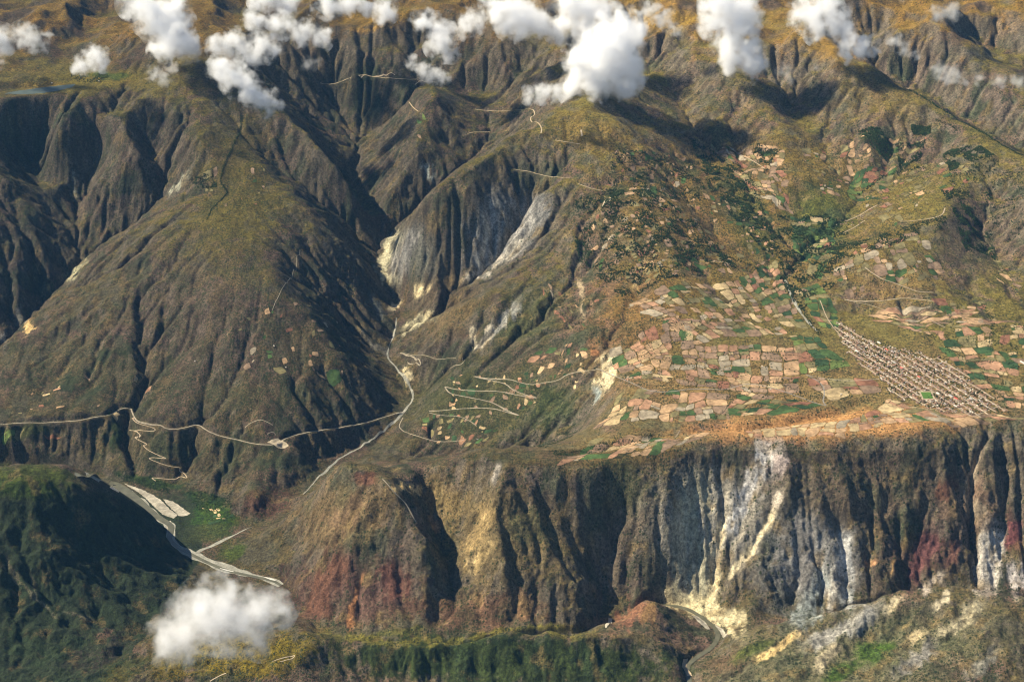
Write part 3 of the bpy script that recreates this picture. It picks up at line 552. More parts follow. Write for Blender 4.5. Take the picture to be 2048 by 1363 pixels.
def stroke(pl, wid, c, s=1.0, nz=0.8, veg=0.0):
    xs = [p[0] for p in pl]; ys = [p[1] for p in pl]; m = wid * 2 + 10
    I = sel(min(xs) - m, max(xs) + m, min(ys) - m, max(ys) + m)
    if len(I[0]) == 0: return
    d, t = seg_dist(pl, wx[I], wy[I])
    w = s * sstep(1.0, 0.35, d / wid + nz * (0.35 * n_fin[I] + 0.9 * streak[I])) * np.clip((1 - t) * 6 + .3, 0, 1) * np.clip(t * 6 + .3, 0, 1)
    COL[I] = COL[I] * (1 - w[:, None]) + np.array(c) * w[:, None]
    VEG[I] = VEG[I] * (1 - w) + veg * w
DKGREEN = (0.028, 0.045, 0.018); GREEN = (0.05, 0.085, 0.022); GOLD = (0.23, 0.155, 0.055); TAN = (0.40, 0.27, 0.145); PALE = (0.40, 0.385, 0.32); GREY = (0.24, 0.24, 0.225)
RED = (0.135, 0.080, 0.060); PURP = (0.105, 0.070, 0.058); ROCK = (0.13, 0.112, 0.095); OLIVE = (0.095, 0.088, 0.038); WARM = (0.19, 0.128, 0.068)
# regions
blob(1500, 430, 420, 250, 10, (0.165, 0.105, 0.055), 0.6, 0.8, veg=0.65); blob(1280, 640, 180, 160, 0, (0.18, 0.112, 0.06), 0.65, 0.8, veg=0.5)
blob(1480, 770, 320, 100, 0, (0.20, 0.142, 0.08), 0.8, 0.6, veg=0.6); blob(1850, 760, 320, 90, 0, (0.165, 0.125, 0.07), 0.8, 0.6, veg=0.5)
blob(1250, 900, 190, 50, -8, (0.19, 0.14, 0.075), 0.75, 0.6, veg=0.4); blob(1660, 850, 370, 40, -3, (0.33, 0.205, 0.12), 0.9, 0.5, veg=0.12); blob(1720, 845, 130, 22, -8, (0.36, 0.225, 0.13), 0.8, 0.5, veg=0.05)
blob(1640, 430, 110, 110, 0, (0.06, 0.08, 0.028), 0.7, 0.8, veg=0.8); blob(1500, 440, 60, 150, -25, (0.06, 0.075, 0.028), 0.6, 0.8, veg=0.8)
blob(1640, 330, 180, 60, 10, (0.16, 0.12, 0.055), 0.5, 0.8); blob(1770, 200, 150, 60, 30, (0.14, 0.105, 0.05), 0.5, 0.8, veg=0.15)
blob(1800, 560, 130, 80, 0, (0.21, 0.15, 0.085), 0.6, 0.8, veg=0.3); blob(1950, 480, 120, 120, 30, (0.10, 0.078, 0.062), 0.7, 0.8, veg=0.3)
blob(1180, 265, 130, 60, 10, (0.17, 0.125, 0.055), 0.7, 0.8, veg=0.2); blob(470, 330, 110, 150, 0, (0.12, 0.10, 0.042), 0.6, 0.8, veg=0.15)
blob(170, 160, 200, 35, -5, (0.17, 0.14, 0.05), 0.75, 0.7, veg=0.1); blob(80, 172, 60, 12, 0, (0.26, 0.19, 0.08), 0.8); blob(220, 150, 50, 12, 0, (0.07, 0.10, 0.03), 0.8)
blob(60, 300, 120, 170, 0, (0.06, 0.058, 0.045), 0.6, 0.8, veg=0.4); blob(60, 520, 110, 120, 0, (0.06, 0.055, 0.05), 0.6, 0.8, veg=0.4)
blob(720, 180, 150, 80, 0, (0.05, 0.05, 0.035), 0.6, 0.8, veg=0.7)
blob(400, 650, 250, 200, 0, (0.118, 0.092, 0.074), 0.6, 0.8, veg=0.5); blob(200, 760, 260, 100, 0, (0.10, 0.085, 0.055), 0.6, 0.8, veg=0.95); blob(640, 700, 150, 150, 0, (0.12, 0.092, 0.06), 0.5, 0.8, veg=0.8); blob(520, 800, 250, 60, 0, (0.10, 0.085, 0.05), 0.5, 0.8, veg=0.9)
blob(380, 900, 350, 55, 3, (0.105, 0.09, 0.055), 0.7, 0.7, veg=0.6); blob(960, 800, 200, 110, 0, (0.085, 0.088, 0.042), 0.75, 0.8, veg=0.9)
blob(1050, 640, 110, 80, -30, (0.085, 0.09, 0.04), 0.6, 0.8, veg=0.5); blob(1110, 810, 70, 70, 0, (0.05, 0.065, 0.03), 0.7, 0.8, veg=0.8)
blob(880, 560, 120, 100, -30, (0.13, 0.10, 0.07), 0.6, 0.8, veg=0.25); blob(900, 640, 90, 40, -30, (0.19, 0.145, 0.085), 0.6, 0.7, veg=0.15)
blob(1005, 455, 130, 85, -35, (0.24, 0.235, 0.22), 0.9, 0.6, veg=0.08); blob(825, 505, 70, 75, -50, (0.20, 0.195, 0.165), 0.85, 0.6, veg=0.15)
# canyon walls
blob(690, 1030, 150, 80, -20, (0.15, 0.115, 0.072), 0.85, 0.5, veg=0.3); blob(700, 1180, 180, 90, 0, PURP, 0.9, 0.5, veg=0.25); blob(1010, 1060, 180, 130, 0, (0.135, 0.108, 0.066), 0.8, 0.6, veg=0.4)
blob(960, 1220, 170, 50, 0, (0.13, 0.085, 0.06), 0.8, 0.5, veg=0.3); blob(890, 1000, 70, 60, 20, (0.20, 0.155, 0.09), 0.85, 0.7, veg=0.3); blob(880, 1090, 50, 60, 20, (0.09, 0.085, 0.045), 0.7, 0.7, veg=0.5)
blob(530, 1008, 75, 42, 0, (0.125, 0.078, 0.06), 0.85, 0.7, veg=0.4); blob(1240, 970, 70, 80, 0, (0.085, 0.085, 0.05), 0.7, 0.7, veg=0.6)
blob(1430, 1040, 170, 150, 0, (0.27, 0.25, 0.21), 0.92, 0.6, veg=0.25); blob(1760, 980, 190, 110, 0, (0.125, 0.10, 0.075), 0.85, 0.6, veg=0.4); blob(1640, 1120, 110, 110, 0, (0.235, 0.225, 0.205), 0.92, 0.6, veg=0.15)
blob(1580, 1130, 90, 120, 10, (0.20, 0.195, 0.18), 0.8, 0.6, veg=0.15); blob(1850, 1110, 90, 60, 0, PURP, 0.85, 0.6, veg=0.15); blob(1950, 1010, 90, 90, 0, (0.17, 0.125, 0.095), 0.8, 0.6, veg=0.15)
for pl, w, c in [
 ([(1545, 885), (1520, 930), (1500, 970), (1480, 1000)], 26, (0.44, 0.42, 0.39)), ([(1560, 905), (1550, 950)], 18, (0.36, 0.31, 0.28)),
 ([(1395, 970), (1390, 1050), (1385, 1130), (1400, 1200)], 34, (0.33, 0.31, 0.235)), ([(1360, 1030), (1370, 1100), (1375, 1180)], 24, (0.30, 0.28, 0.22)),
 ([(1330, 1185), (1380, 1200), (1440, 1225), (1490, 1262)], 24, (0.46, 0.41, 0.29)), ([(1430, 1150), (1425, 1200), (1445, 1230)], 20, (0.50, 0.44, 0.31)),
 ([(1450, 1035), (1440, 1080), (1428, 1120), (1428, 1190)], 9, (0.55, 0.48, 0.35)), ([(1555, 1020), (1545, 1040), (1510, 1080), (1480, 1120), (1450, 1160)], 9, (0.52, 0.46, 0.34)),
 ([(1500, 1000), (1470, 1040), (1460, 1070)], 16, (0.36, 0.35, 0.33)), ([(1560, 985), (1550, 1015)], 14, (0.40, 0.36, 0.30)),
 ([(1700, 1065), (1690, 1110), (1690, 1160)], 17, (0.44, 0.43, 0.40)), ([(1675, 1110), (1668, 1170), (1662, 1220)], 13, (0.48, 0.45, 0.39)), ([(1640, 1150), (1620, 1220), (1580, 1255)], 26, (0.24, 0.255, 0.24)),
 ([(1700, 1170), (1690, 1220)], 20, (0.30, 0.30, 0.28)), ([(1600, 1010), (1610, 1100), (1600, 1180)], 26, (0.20, 0.19, 0.175)),
 ([(1990, 1060), (1985, 1110), (1975, 1180)], 26, (0.48, 0.45, 0.40)), ([(2030, 1120), (2030, 1180)], 22, (0.44, 0.41, 0.38)), ([(1890, 1150), (1840, 1180)], 14, (0.42, 0.37, 0.31)),
 ([(1950, 900), (1940, 980), (1960, 1040)], 20, (0.26, 0.22, 0.17)), ([(1900, 960), (1880, 1000)], 16, RED), ([(1860, 1060), (1840, 1130), (1820, 1170)], 22, (0.125, 0.07, 0.066)), ([(1910, 1080), (1900, 1130)], 18, (0.18, 0.11, 0.09)),
 ([(2035, 1040), (2040, 1100)], 18, (0.18, 0.09, 0.085)), ([(1780, 1120), (1770, 1150)], 6, (0.40, 0.28, 0.17)), ([(1745, 1115), (1725, 1125)], 8, (0.33, 0.21, 0.14)),
 # brown spurs
 ([(985, 1010), (960, 1060), (930, 1110)], 20, (0.25, 0.195, 0.12)), ([(980, 1080), (950, 1120), (945, 1150)], 14, (0.33, 0.26, 0.16)), ([(725, 1145), (705, 1200), (700, 1260)], 6, (0.33, 0.19, 0.12)),
 ([(690, 1110), (640, 1180), (620, 1240)], 30, RED), ([(770, 1130), (800, 1200)], 25, (0.13, 0.075, 0.06)), ([(1040, 1190), (1050, 1240)], 16, (0.22, 0.15, 0.10)), ([(970, 1195), (960, 1230)], 12, (0.18, 0.12, 0.085)),
 ([(700, 955), (760, 957)], 10, RED), ([(720, 990), (660, 1060)], 30, (0.17, 0.125, 0.085)), ([(800, 965), (825, 975), (790, 985)], 14, (0.40, 0.31, 0.19)), ([(860, 1045), (880, 1050)], 10, (0.24, 0.165, 0.105)),
 ([(1290, 1200), (1260, 1230), (1240, 1255)], 24, (0.21, 0.125, 0.09)), ([(1300, 1205), (1295, 1245)], 16, (0.19, 0.13, 0.08)),
 ([(1000, 930), (985, 970)], 12, (0.24, 0.22, 0.19)),
 # slides on the central mountain
 ([(800, 462), (780, 500), (765, 540), (790, 570)], 20, (0.30, 0.28, 0.21)), ([(830, 455), (800, 520), (790, 560)], 14, (0.22, 0.21, 0.19)), ([(780, 480), (765, 525)], 9, (0.42, 0.39, 0.29)),
 ([(1000, 400), (985, 450), (970, 500), (945, 540)], 34, (0.225, 0.22, 0.205)), ([(1090, 410), (1050, 450), (1010, 490)], 22, (0.23, 0.22, 0.20)), ([(960, 420), (970, 470), (955, 530)], 8, (0.36, 0.34, 0.29)),
 ([(1050, 480), (1010, 510), (960, 545), (925, 560)], 13, (0.30, 0.28, 0.24)), ([(835, 570), (840, 595)], 14, (0.46, 0.40, 0.28)), ([(800, 600), (790, 620)], 10, (0.38, 0.33, 0.24)), ([(855, 570), (850, 585)], 8, (0.42, 0.36, 0.25)),
 ([(870, 625), (830, 645), (800, 665)], 11, (0.36, 0.33, 0.24)), ([(1040, 600), (1010, 640), (980, 680)], 14, (0.24, 0.235, 0.21)), ([(940, 655), (950, 690)], 12, (0.30, 0.27, 0.21)), ([(985, 650), (960, 700)], 10, (0.36, 0.33, 0.27)),
 ([(810, 735), (825, 760)], 13, (0.45, 0.40, 0.29)), ([(1210, 705), (1220, 740), (1200, 780)], 15, (0.50, 0.44, 0.32)), ([(1195, 690), (1190, 705)], 9, (0.33, 0.19, 0.12)), ([(1195, 780), (1185, 810)], 8, (0.25, 0.27, 0.25)),
 ([(1300, 520), (1285, 545), (1270, 580)], 8, (0.40, 0.31, 0.19)), ([(1155, 560), (1160, 600), (1170, 640)], 7, (0.30, 0.25, 0.18)), ([(850, 325), (862, 360)], 9, (0.26, 0.27, 0.24)), ([(1100, 420), (1070, 440)], 12, (0.2, 0.195, 0.18)),
 ([(715, 650), (745, 690), (775, 715)], 12, (0.20, 0.185, 0.15)), ([(740, 590), (770, 640)], 14, (0.15, 0.15, 0.13)),
 ([(380, 345), (360, 370), (335, 390)], 8, (0.24, 0.235, 0.19)), ([(175, 515), (150, 540), (130, 560)], 8, (0.28, 0.265, 0.19)), ([(60, 645), (50, 668)], 9, (0.42, 0.32, 0.19)), ([(150, 340), (155, 400)], 6, (0.2, 0.2, 0.17)),
 ([(0, 660), (10, 690)], 6, (0.2, 0.19, 0.17)), ([(45, 610), (50, 650)], 6, (0.22, 0.21, 0.18)),
 # right foreground
 ([(1595, 1272), (1560, 1295), (1510, 1322)], 7, (0.48, 0.38, 0.23)), ([(1760, 1215), (1700, 1250), (1620, 1290)], 18, (0.235, 0.225, 0.20)), ([(1800, 1200), (1780, 1220)], 9, (0.34, 0.30, 0.22)), ([(1960, 1205), (1930, 1240), (1870, 1270)], 14, (0.25, 0.225, 0.165)),
 ([(1900, 1180), (1870, 1215)], 8, (0.28, 0.25, 0.19)), ([(2000, 1300), (1940, 1350)], 12, (0.19, 0.18, 0.15)), ([(1870, 1290), (1790, 1345)], 14, (0.19, 0.18, 0.16)), ([(1840, 1265), (1815, 1285)], 9, (0.34, 0.29, 0.20)), ([(1680, 1290), (1620, 1340)], 10, (0.26, 0.23, 0.17)),
]: stroke(pl, w * 1.12, c, 0.95)
# foreground hills
blob(1700, 1310, 400, 110, -8, (0.135, 0.128, 0.085), 0.8, 0.6, veg=0.35); blob(1750, 1300, 60, 30, -20, (0.05, 0.09, 0.022), 0.8, 0.6); blob(1680, 1345, 60, 25, -20, (0.05, 0.09, 0.022), 0.8, 0.6); blob(1460, 1320, 70, 30, -25, (0.12, 0.085, 0.06), 0.7, 0.6); blob(1500, 1300, 60, 18, -25, (0.08, 0.10, 0.035), 0.7, 0.6)
for pl, w, c in [
 # right foreground
 ([(1595, 1272), (1560, 1295), (1510, 1322)], 7, (0.48, 0.38, 0.23)), ([(1760, 1215), (1700, 1250), (1620, 1290)], 18, (0.235, 0.225, 0.20)), ([(1800, 1200), (1780, 1220)], 9, (0.34, 0.30, 0.22)), ([(1960, 1205), (1930, 1240), (1870, 1270)], 14, (0.25, 0.225, 0.165)),
 ([(1900, 1180), (1870, 1215)], 8, (0.28, 0.25, 0.19)), ([(2000, 1300), (1940, 1350)], 12, (0.19, 0.18, 0.15)), ([(1870, 1290), (1790, 1345)], 14, (0.19, 0.18, 0.16)), ([(1840, 1265), (1815, 1285)], 9, (0.34, 0.29, 0.20)), ([(1680, 1290), (1620, 1340)], 10, (0.26, 0.23, 0.17)),
]: stroke(pl, w * 1.5, tuple(v * 1.15 for v in c), 0.9, nz=0.6)
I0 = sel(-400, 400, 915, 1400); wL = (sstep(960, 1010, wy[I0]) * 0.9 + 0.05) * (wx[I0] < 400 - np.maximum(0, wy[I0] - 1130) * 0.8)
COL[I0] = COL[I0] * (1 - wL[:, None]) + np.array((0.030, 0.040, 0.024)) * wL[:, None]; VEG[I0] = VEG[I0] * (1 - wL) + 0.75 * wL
blob(60, 955, 130, 32, 3, (0.060, 0.075, 0.024), 0.9, 0.4, veg=0.1); blob(30, 980, 130, 22, 3, (0.05, 0.07, 0.022), 0.9, 0.5, veg=0.05); blob(200, 1300, 90, 50, -30, (0.075, 0.06, 0.05), 0.6, 0.6, veg=0.4); blob(210, 1265, 25, 14, -20, (0.19, 0.13, 0.10), 0.7)
for pl in ([(10, 1110), (30, 1160), (70, 1200)], [(55, 1140), (70, 1200), (120, 1230)], [(130, 1220), (180, 1240)]): stroke(pl, 5, (0.2, 0.18, 0.13), 0.7)
blob(480, 1310, 190, 55, -8, (0.19, 0.15, 0.052), 0.9, 0.4, veg=0.4); blob(250, 1340, 70, 30, -30, (0.09, 0.085, 0.035), 0.8, 0.5); blob(1000, 1320, 400, 62, 2, (0.036, 0.048, 0.02), 0.95, 0.35, veg=0.5); blob(800, 1262, 80, 10, 0, (0.1, 0.105, 0.04), 0.5)
stroke([(620, 1262), (720, 1276), (820, 1286), (940, 1274), (1020, 1254), (1100, 1260), (1190, 1270)], 11, (0.15, 0.135, 0.055), 0.85, veg=0.2)
# flats by the river
blob(430, 1040, 60, 40, 10, (0.045, 0.085, 0.02), 0.9, 0.4, veg=0.4); blob(420, 1065, 60, 25, -5, (0.075, 0.085, 0.04), 0.8, 0.5, veg=0.4); blob(460, 1100, 40, 20, -25, (0.06, 0.09, 0.025), 0.7, 0.5); blob(300, 962, 90, 12, 12, (0.035, 0.065, 0.02), 0.85, 0.5, veg=0.8); blob(410, 1000, 50, 14, 10, (0.035, 0.065, 0.02), 0.85, 0.5, veg=0.8)
blob(30, 865, 100, 18, -3, (0.09, 0.10, 0.04), 0.7, 0.5, veg=0.5); blob(230, 870, 14, 30, 0, DKGREEN, 0.8, 0.5, veg=0.9)
# high grass, dark heath
blob(1300, 40, 200, 30, 0, (0.25, 0.17, 0.065), 0.6, 0.7, veg=0.05); blob(760, 30, 200, 25, 0, (0.24, 0.165, 0.065), 0.6, 0.7, veg=0.05); blob(1650, 90, 120, 40, 20, (0.20, 0.135, 0.06), 0.7, 0.7, veg=0.1); blob(740, 57, 70, 7, -5, (0.28, 0.19, 0.09), 0.8)
# rock relief: thin ledges and runs on steep ground
wg = sstep(0.05, 0.5, fbm(VX, VY, 260, 4, 48) + 0.5 * n_mid) * np.clip(VEG * 1.3, 0, 1) * 0.8 * vrough
mixc((0.036, 0.050, 0.028), wg)
wt = sstep(0.25, 0.6, fbm(VX, VY, 190, 4, 49)) * 0.5 * vrough * (1 - sstep(900, 1300, VZ))
mixc((0.19, 0.145, 0.085), wt)
wst = sstep(0.7, 1.1, fslope) * vrough
COL *= (1 + wst * 0.35 * np.clip(streak, -1, 1))[..., None]
COL *= np.clip(1 + 0.34 * np.clip(n_fin, -1.2, 1.2) + 0.26 * np.clip(n_tiny, -1.2, 1.2), 0.35, 1.8)[..., None]
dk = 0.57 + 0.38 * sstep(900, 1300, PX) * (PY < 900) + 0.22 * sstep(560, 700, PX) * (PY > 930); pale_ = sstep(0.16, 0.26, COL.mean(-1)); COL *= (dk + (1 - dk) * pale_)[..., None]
lum = COL.mean(-1, keepdims=True); COL = lum + (COL - lum) * 1.5; COL = np.clip(COL, 0.008, 0.8); VEG = np.clip(VEG * (1 - 0.6 * wst), 0, 1)
log('colours')

# ------------------------------------------------------------------ node helpers and materials
def new_mat(name):
    m = bpy.data.materials.new(name); m.use_nodes = True; nt = m.node_tree; b = nt.nodes['Principled BSDF']
    b.inputs['Roughness'].default_value = 0.95; b.inputs['Specular IOR Level'].default_value = 0.15
    return m, nt, b
def nd(nt, t, **kw):
    n = nt.nodes.new(t)
    for k, v in kw.items():
        if k in n.inputs: n.inputs[k].default_value = v
        else: setattr(n, k, v)
    return n
def noise(nt, scale, detail=3, rough=0.55, vec=None):
    n = nd(nt, 'ShaderNodeTexNoise'); n.inputs['Scale'].default_value = scale; n.inputs['Detail'].default_value = detail; n.inputs['Roughness'].default_value = rough
    if vec is not None: nt.links.new(vec, n.inputs['Vector'])
    return n.outputs['Fac']
def rng(nt, val, a, b, c, d):
    n = nd(nt, 'ShaderNodeMapRange'); n.inputs[1].default_value = a; n.inputs[2].default_value = b; n.inputs[3].default_value = c; n.inputs[4].default_value = d
    nt.links.new(val, n.inputs[0]); return n.outputs[0]
def math_(nt, op, a, b):
    n = nd(nt, 'ShaderNodeMath', operation=op)
    for i, v in enumerate((a, b)):
        if isinstance(v, (int, float)): n.inputs[i].default_value = v
        else: nt.links.new(v, n.inputs[i])
    return n.outputs[0]
def mixcol(nt, fac, a, b, mode='MIX'):
    n = nd(nt, 'ShaderNodeMix', data_type='RGBA', blend_type=mode)
    for sock, v in ((n.inputs[0], fac), (n.inputs[6], a), (n.inputs[7], b)):
        if isinstance(v, (int, float)): sock.default_value = v
        elif isinstance(v, tuple): sock.default_value = v + (1,) if len(v) == 3 else v
        else: nt.links.new(v, sock)
    return n.outputs[2]
def bump(nt, b, h, dist, strength=1.0):
    n = nd(nt, 'ShaderNodeBump'); n.inputs['Distance'].default_value = dist; n.inputs['Strength'].default_value = strength
    nt.links.new(h, n.inputs['Height']); nt.links.new(n.outputs[0], b.inputs['Normal'])
def earth_mat(name, color, var=0.3, wl=30.0, bmp=2.0):
    m, nt, b = new_mat(name); g = nd(nt, 'ShaderNodeNewGeometry').outputs['Position']
    n1 = noise(nt, 1 / wl, 4, 0.6, g); n2 = noise(nt, 1 / (wl * 5), 2, 0.5, g)
    f = math_(nt, 'MULTIPLY', rng(nt, n1, 0.25, 0.75, 1 - var, 1 + var), rng(nt, n2, 0.3, 0.7, 1 - var * 0.7, 1 + var * 0.7))
    c = mixcol(nt, 1.0, color, nd_rgb(nt, f), 'MULTIPLY'); nt.links.new(c, b.inputs['Base Color'])
    if bmp: bump(nt, b, n1, bmp)
    return m
def nd_rgb(nt, val):
    n = nd(nt, 'ShaderNodeCombineColor')
    for i in range(3): nt.links.new(val, n.inputs[i])
    return n.outputs[0]
def plain_mat(name, color, rough=0.9):
    m, nt, b = new_mat(name); g = nd(nt, 'ShaderNodeNewGeometry').outputs['Position']
    f = rng(nt, noise(nt, 0.12, 3, 0.6, g), 0.3, 0.7, 0.75, 1.25)
    nt.links.new(mixcol(nt, 1.0, color, nd_rgb(nt, f), 'MULTIPLY'), b.inputs['Base Color']); b.inputs['Roughness'].default_value = rough
    return m
def ground_mat():
    m, nt, b = new_mat('mountain_ground'); g = nd(nt, 'ShaderNodeNewGeometry').outputs['Position']
    col = nd(nt, 'ShaderNodeAttribute', attribute_name='Col').outputs['Color']; veg = nd(nt, 'ShaderNodeAttribute', attribute_name='Veg').outputs['Fac']
    n1 = noise(nt, 1 / 26.0, 5, 0.65, g); n2 = noise(nt, 1 / 9.0, 3, 0.6, g); n3 = noise(nt, 1 / 75.0, 4, 0.6, g)
    f = math_(nt, 'MULTIPLY', rng(nt, n1, 0.30, 0.70, 0.42, 1.62), rng(nt, n2, 0.30, 0.70, 0.6, 1.4))
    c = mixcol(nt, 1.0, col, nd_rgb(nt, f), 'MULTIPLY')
    # shrubs: single bushes, crowded where the vegetation is dense
    clump = rng(nt, noise(nt, 1 / 150.0, 4, 0.62, g), 0.33, 0.67, 0.1, 1.5)
    def bushes(cell, rad_, k):
        vo = nd(nt, 'ShaderNodeTexVoronoi'); vo.inputs['Scale'].default_value = 1.0 / cell; nt.links.new(g, vo.inputs['Vector'])
        sep = nd(nt, 'ShaderNodeSeparateColor'); nt.links.new(vo.outputs['Color'], sep.inputs[0])
        pres = math_(nt, 'LESS_THAN', sep.outputs[0], math_(nt, 'MULTIPLY', math_(nt, 'MULTIPLY', veg, clump), k))
        return math_(nt, 'MULTIPLY', rng(nt, vo.outputs['Distance'], rad_, rad_ * 0.8, 0.0, 1.0), pres)
    shm = math_(nt, 'MAXIMUM', bushes(15.0, 0.47, 1.15), bushes(27.0, 0.44, 0.85)); shm = math_(nt, 'MULTIPLY', shm, 0.88)
    gcol = mixcol(nt, rng(nt, n3, 0.3, 0.7, 0, 1), (0.014, 0.026, 0.011), (0.034, 0.046, 0.016))
    c = mixcol(nt, shm, c, gcol)
    nt.links.new(c, b.inputs['Base Color'])
    bump(nt, b, math_(nt, 'ADD', math_(nt, 'ADD', n1, math_(nt, 'MULTIPLY', n2, 0.4)), math_(nt, 'MULTIPLY', shm, 0.35)), 14.0, 1.0)
    return m

# ------------------------------------------------------------------ mesh helpers
def mesh_from(name, co, faces, mats=(), midx=None, smooth=True):
    me = bpy.data.meshes.new(name); co = np.asarray(co, np.float32); faces = np.asarray(faces, np.int32)
    k = faces.shape[1]; n = len(faces)
    me.vertices.add(len(co)); me.vertices.foreach_set('co', co.ravel())
    me.loops.add(n * k); me.polygons.add(n); me.loops.foreach_set('vertex_index', faces.ravel())
    me.polygons.foreach_set('loop_start', np.arange(0, n * k, k, dtype=np.int32))
    me.polygons.foreach_set('use_smooth', np.full(n, smooth))
    for m in mats: me.materials.append(m)
    if midx is not None: me.polygons.foreach_set('material_index', np.asarray(midx, np.int32))
    me.update(calc_edges=True); return me
def obj(name, me, parent=None, loc=None, kind=None, label=None, cat=None, group=None):
    o = bpy.data.objects.new(name, me); C.objects.link(o)
    if parent is not None: o.parent = parent
    if loc is not None: o.location = loc
    if kind: o['kind'] = kind
    if label: o['label'] = label
    if cat: o['category'] = cat
    if group: o['group'] = group
    return o
ids = np.arange(NR * NCOL).reshape(NR, NCOL)
quads = np.stack([ids[:-1, :-1], ids[:-1, 1:], ids[1:, 1:], ids[1:, :-1]], -1).reshape(-1, 4)
tm = mesh_from('terrain', np.stack([VX, VY, VZ], -1).reshape(-1, 3), quads, [ground_mat()])
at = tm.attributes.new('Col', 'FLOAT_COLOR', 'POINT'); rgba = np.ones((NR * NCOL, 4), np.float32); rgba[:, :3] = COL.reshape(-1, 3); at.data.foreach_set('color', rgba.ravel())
at = tm.attributes.new('Veg', 'FLOAT', 'POINT'); at.data.foreach_set('value', VEG.astype(np.float32).ravel())
terrain = obj('terrain', tm, kind='structure')
log('terrain mesh')
# ------------------------------------------------------------------ things laid on the ground: water, gravel, roads
rnd = random.Random(11)
def ribbon(name, pl, hw, off, mat, kind='structure', parent=None, level=False, step=12.0, sm=2, wob=0.0):
    """a strip draped over the ground; pl = (x, y, half width)"""
    if len(pl[0]) == 2: pl = [(p[0], p[1], hw) for p in pl]
    pl = dens(smooth_line(pl, sm), step); P3 = np.array(pl); t = np.gradient(P3[:, :2], axis=0); t /= (np.hypot(t[:, 0], t[:, 1])[:, None] + 1e-9)
    nrm = np.stack([-t[:, 1], t[:, 0]], 1); K = 5; co = []
    w = P3[:, 2] * (1 + wob * np.clip(fbm(P3[:, 0], P3[:, 1], 210, 2, 91), -0.8, 0.8))
    for k in range(K):
        s = -1 + 2 * k / (K - 1); xy = P3[:, :2] + nrm * (w * s)[:, None]
        co.append(np.concatenate([xy, (ground(xy[:, 0], xy[:, 1]) + off)[:, None]], 1))
    co = np.stack(co, 1)
    if level: co[:, :, 2] = (np.minimum.accumulate(co[:, K // 2, 2]) if level > 1 else co[:, K // 2, 2])[:, None]
    n = len(P3); i = np.arange(n * K).reshape(n, K)
    q = np.stack([i[:-1, :-1], i[1:, :-1], i[1:, 1:], i[:-1, 1:]], -1).reshape(-1, 4)
    return obj(name, mesh_from(name, co.reshape(-1, 3), q, [mat]), parent=parent, kind=kind)
def poly_patch(name, poly, off, mat, kind=None, parent=None, cell=9.0, level=None, edge=6.0):
    """a patch of ground cover: grid cells inside an outline, with the rim pulled onto the outline"""
    bm = bmesh.new(); cx_ = sum(p[0] for p in poly) / len(poly); cy_ = sum(p[1] for p in poly) / len(poly)
    pts_ = dens(poly + [poly[0]], cell)[:-1]
    pts_ = [(x + edge * float(fbm(np.array([x]), np.array([y]), 40, 2, 93)[0]), y + edge * float(fbm(np.array([x]), np.array([y]), 40, 2, 94)[0])) for x, y in pts_]
    rings = max(2, int(max(math.hypot(x - cx_, y - cy_) for x, y in pts_) / cell)); rings = min(rings, 16)
    vs = []
    for r in range(1, rings + 1):
        f = r / rings; vs.append([(cx_ + (x - cx_) * f, cy_ + (y - cy_) * f) for x, y in pts_])
    A = np.array([(cx_, cy_)] + [p for ring in vs for p in ring]); z = np.full(len(A), level) if level is not None else ground(A[:, 0], A[:, 1]) + off
    n = len(pts_); faces = []; tri = []
    for k in range(n): tri.append((0, 1 + k, 1 + (k + 1) % n))
    for r in range(rings - 1):
        a = 1 + r * n; b = a + n
        for k in range(n): k2 = (k + 1) % n; tri += [(a + k, b + k, b + k2), (a + k, b + k2, a + k2)]
    me = mesh_from(name, np.concatenate([A, z[:, None]], 1), tri, [mat]); bm.free()
    return obj(name, me, parent=parent, kind=kind)
M_gravel = earth_mat('pale_gravel', (0.35, 0.315, 0.24), 0.4, 26, 0.6); M_gravel2 = earth_mat('grey_gravel', (0.26, 0.25, 0.20), 0.35, 14, 1.0)
def water_mat(name, c, rough=0.25):
    m, nt, b = new_mat(name); g = nd(nt, 'ShaderNodeNewGeometry').outputs['Position']
    f = rng(nt, noise(nt, 1 / 60.0, 3, 0.5, g), 0.3, 0.7, 0.8, 1.2); nt.links.new(mixcol(nt, 1.0, c, nd_rgb(nt, f), 'MULTIPLY'), b.inputs['Base Color'])
    b.inputs['Roughness'].default_value = rough; b.inputs['Specular IOR Level'].default_value = 0.4; bump(nt, b, noise(nt, 0.2, 3, 0.6, g), 0.3); return m
M_water = water_mat('silty_river_water', (0.105, 0.10, 0.062)); M_lake = water_mat('lake_water', (0.055, 0.075, 0.06), 0.55); M_rapid = earth_mat('white_water', (0.62, 0.60, 0.52), 0.4, 10, 1.0)
M_road = earth_mat('dusty_road', (0.27, 0.23, 0.165), 0.3, 25, 0.3); M_asph = earth_mat('worn_asphalt', (0.22, 0.20, 0.165), 0.2, 25, 0.2)
M_lane = earth_mat('pale_town_street', (0.37, 0.295, 0.20), 0.3, 25, 0.2); M_street = earth_mat('dirt_street', (0.36, 0.285, 0.19), 0.2, 25, 0.2)
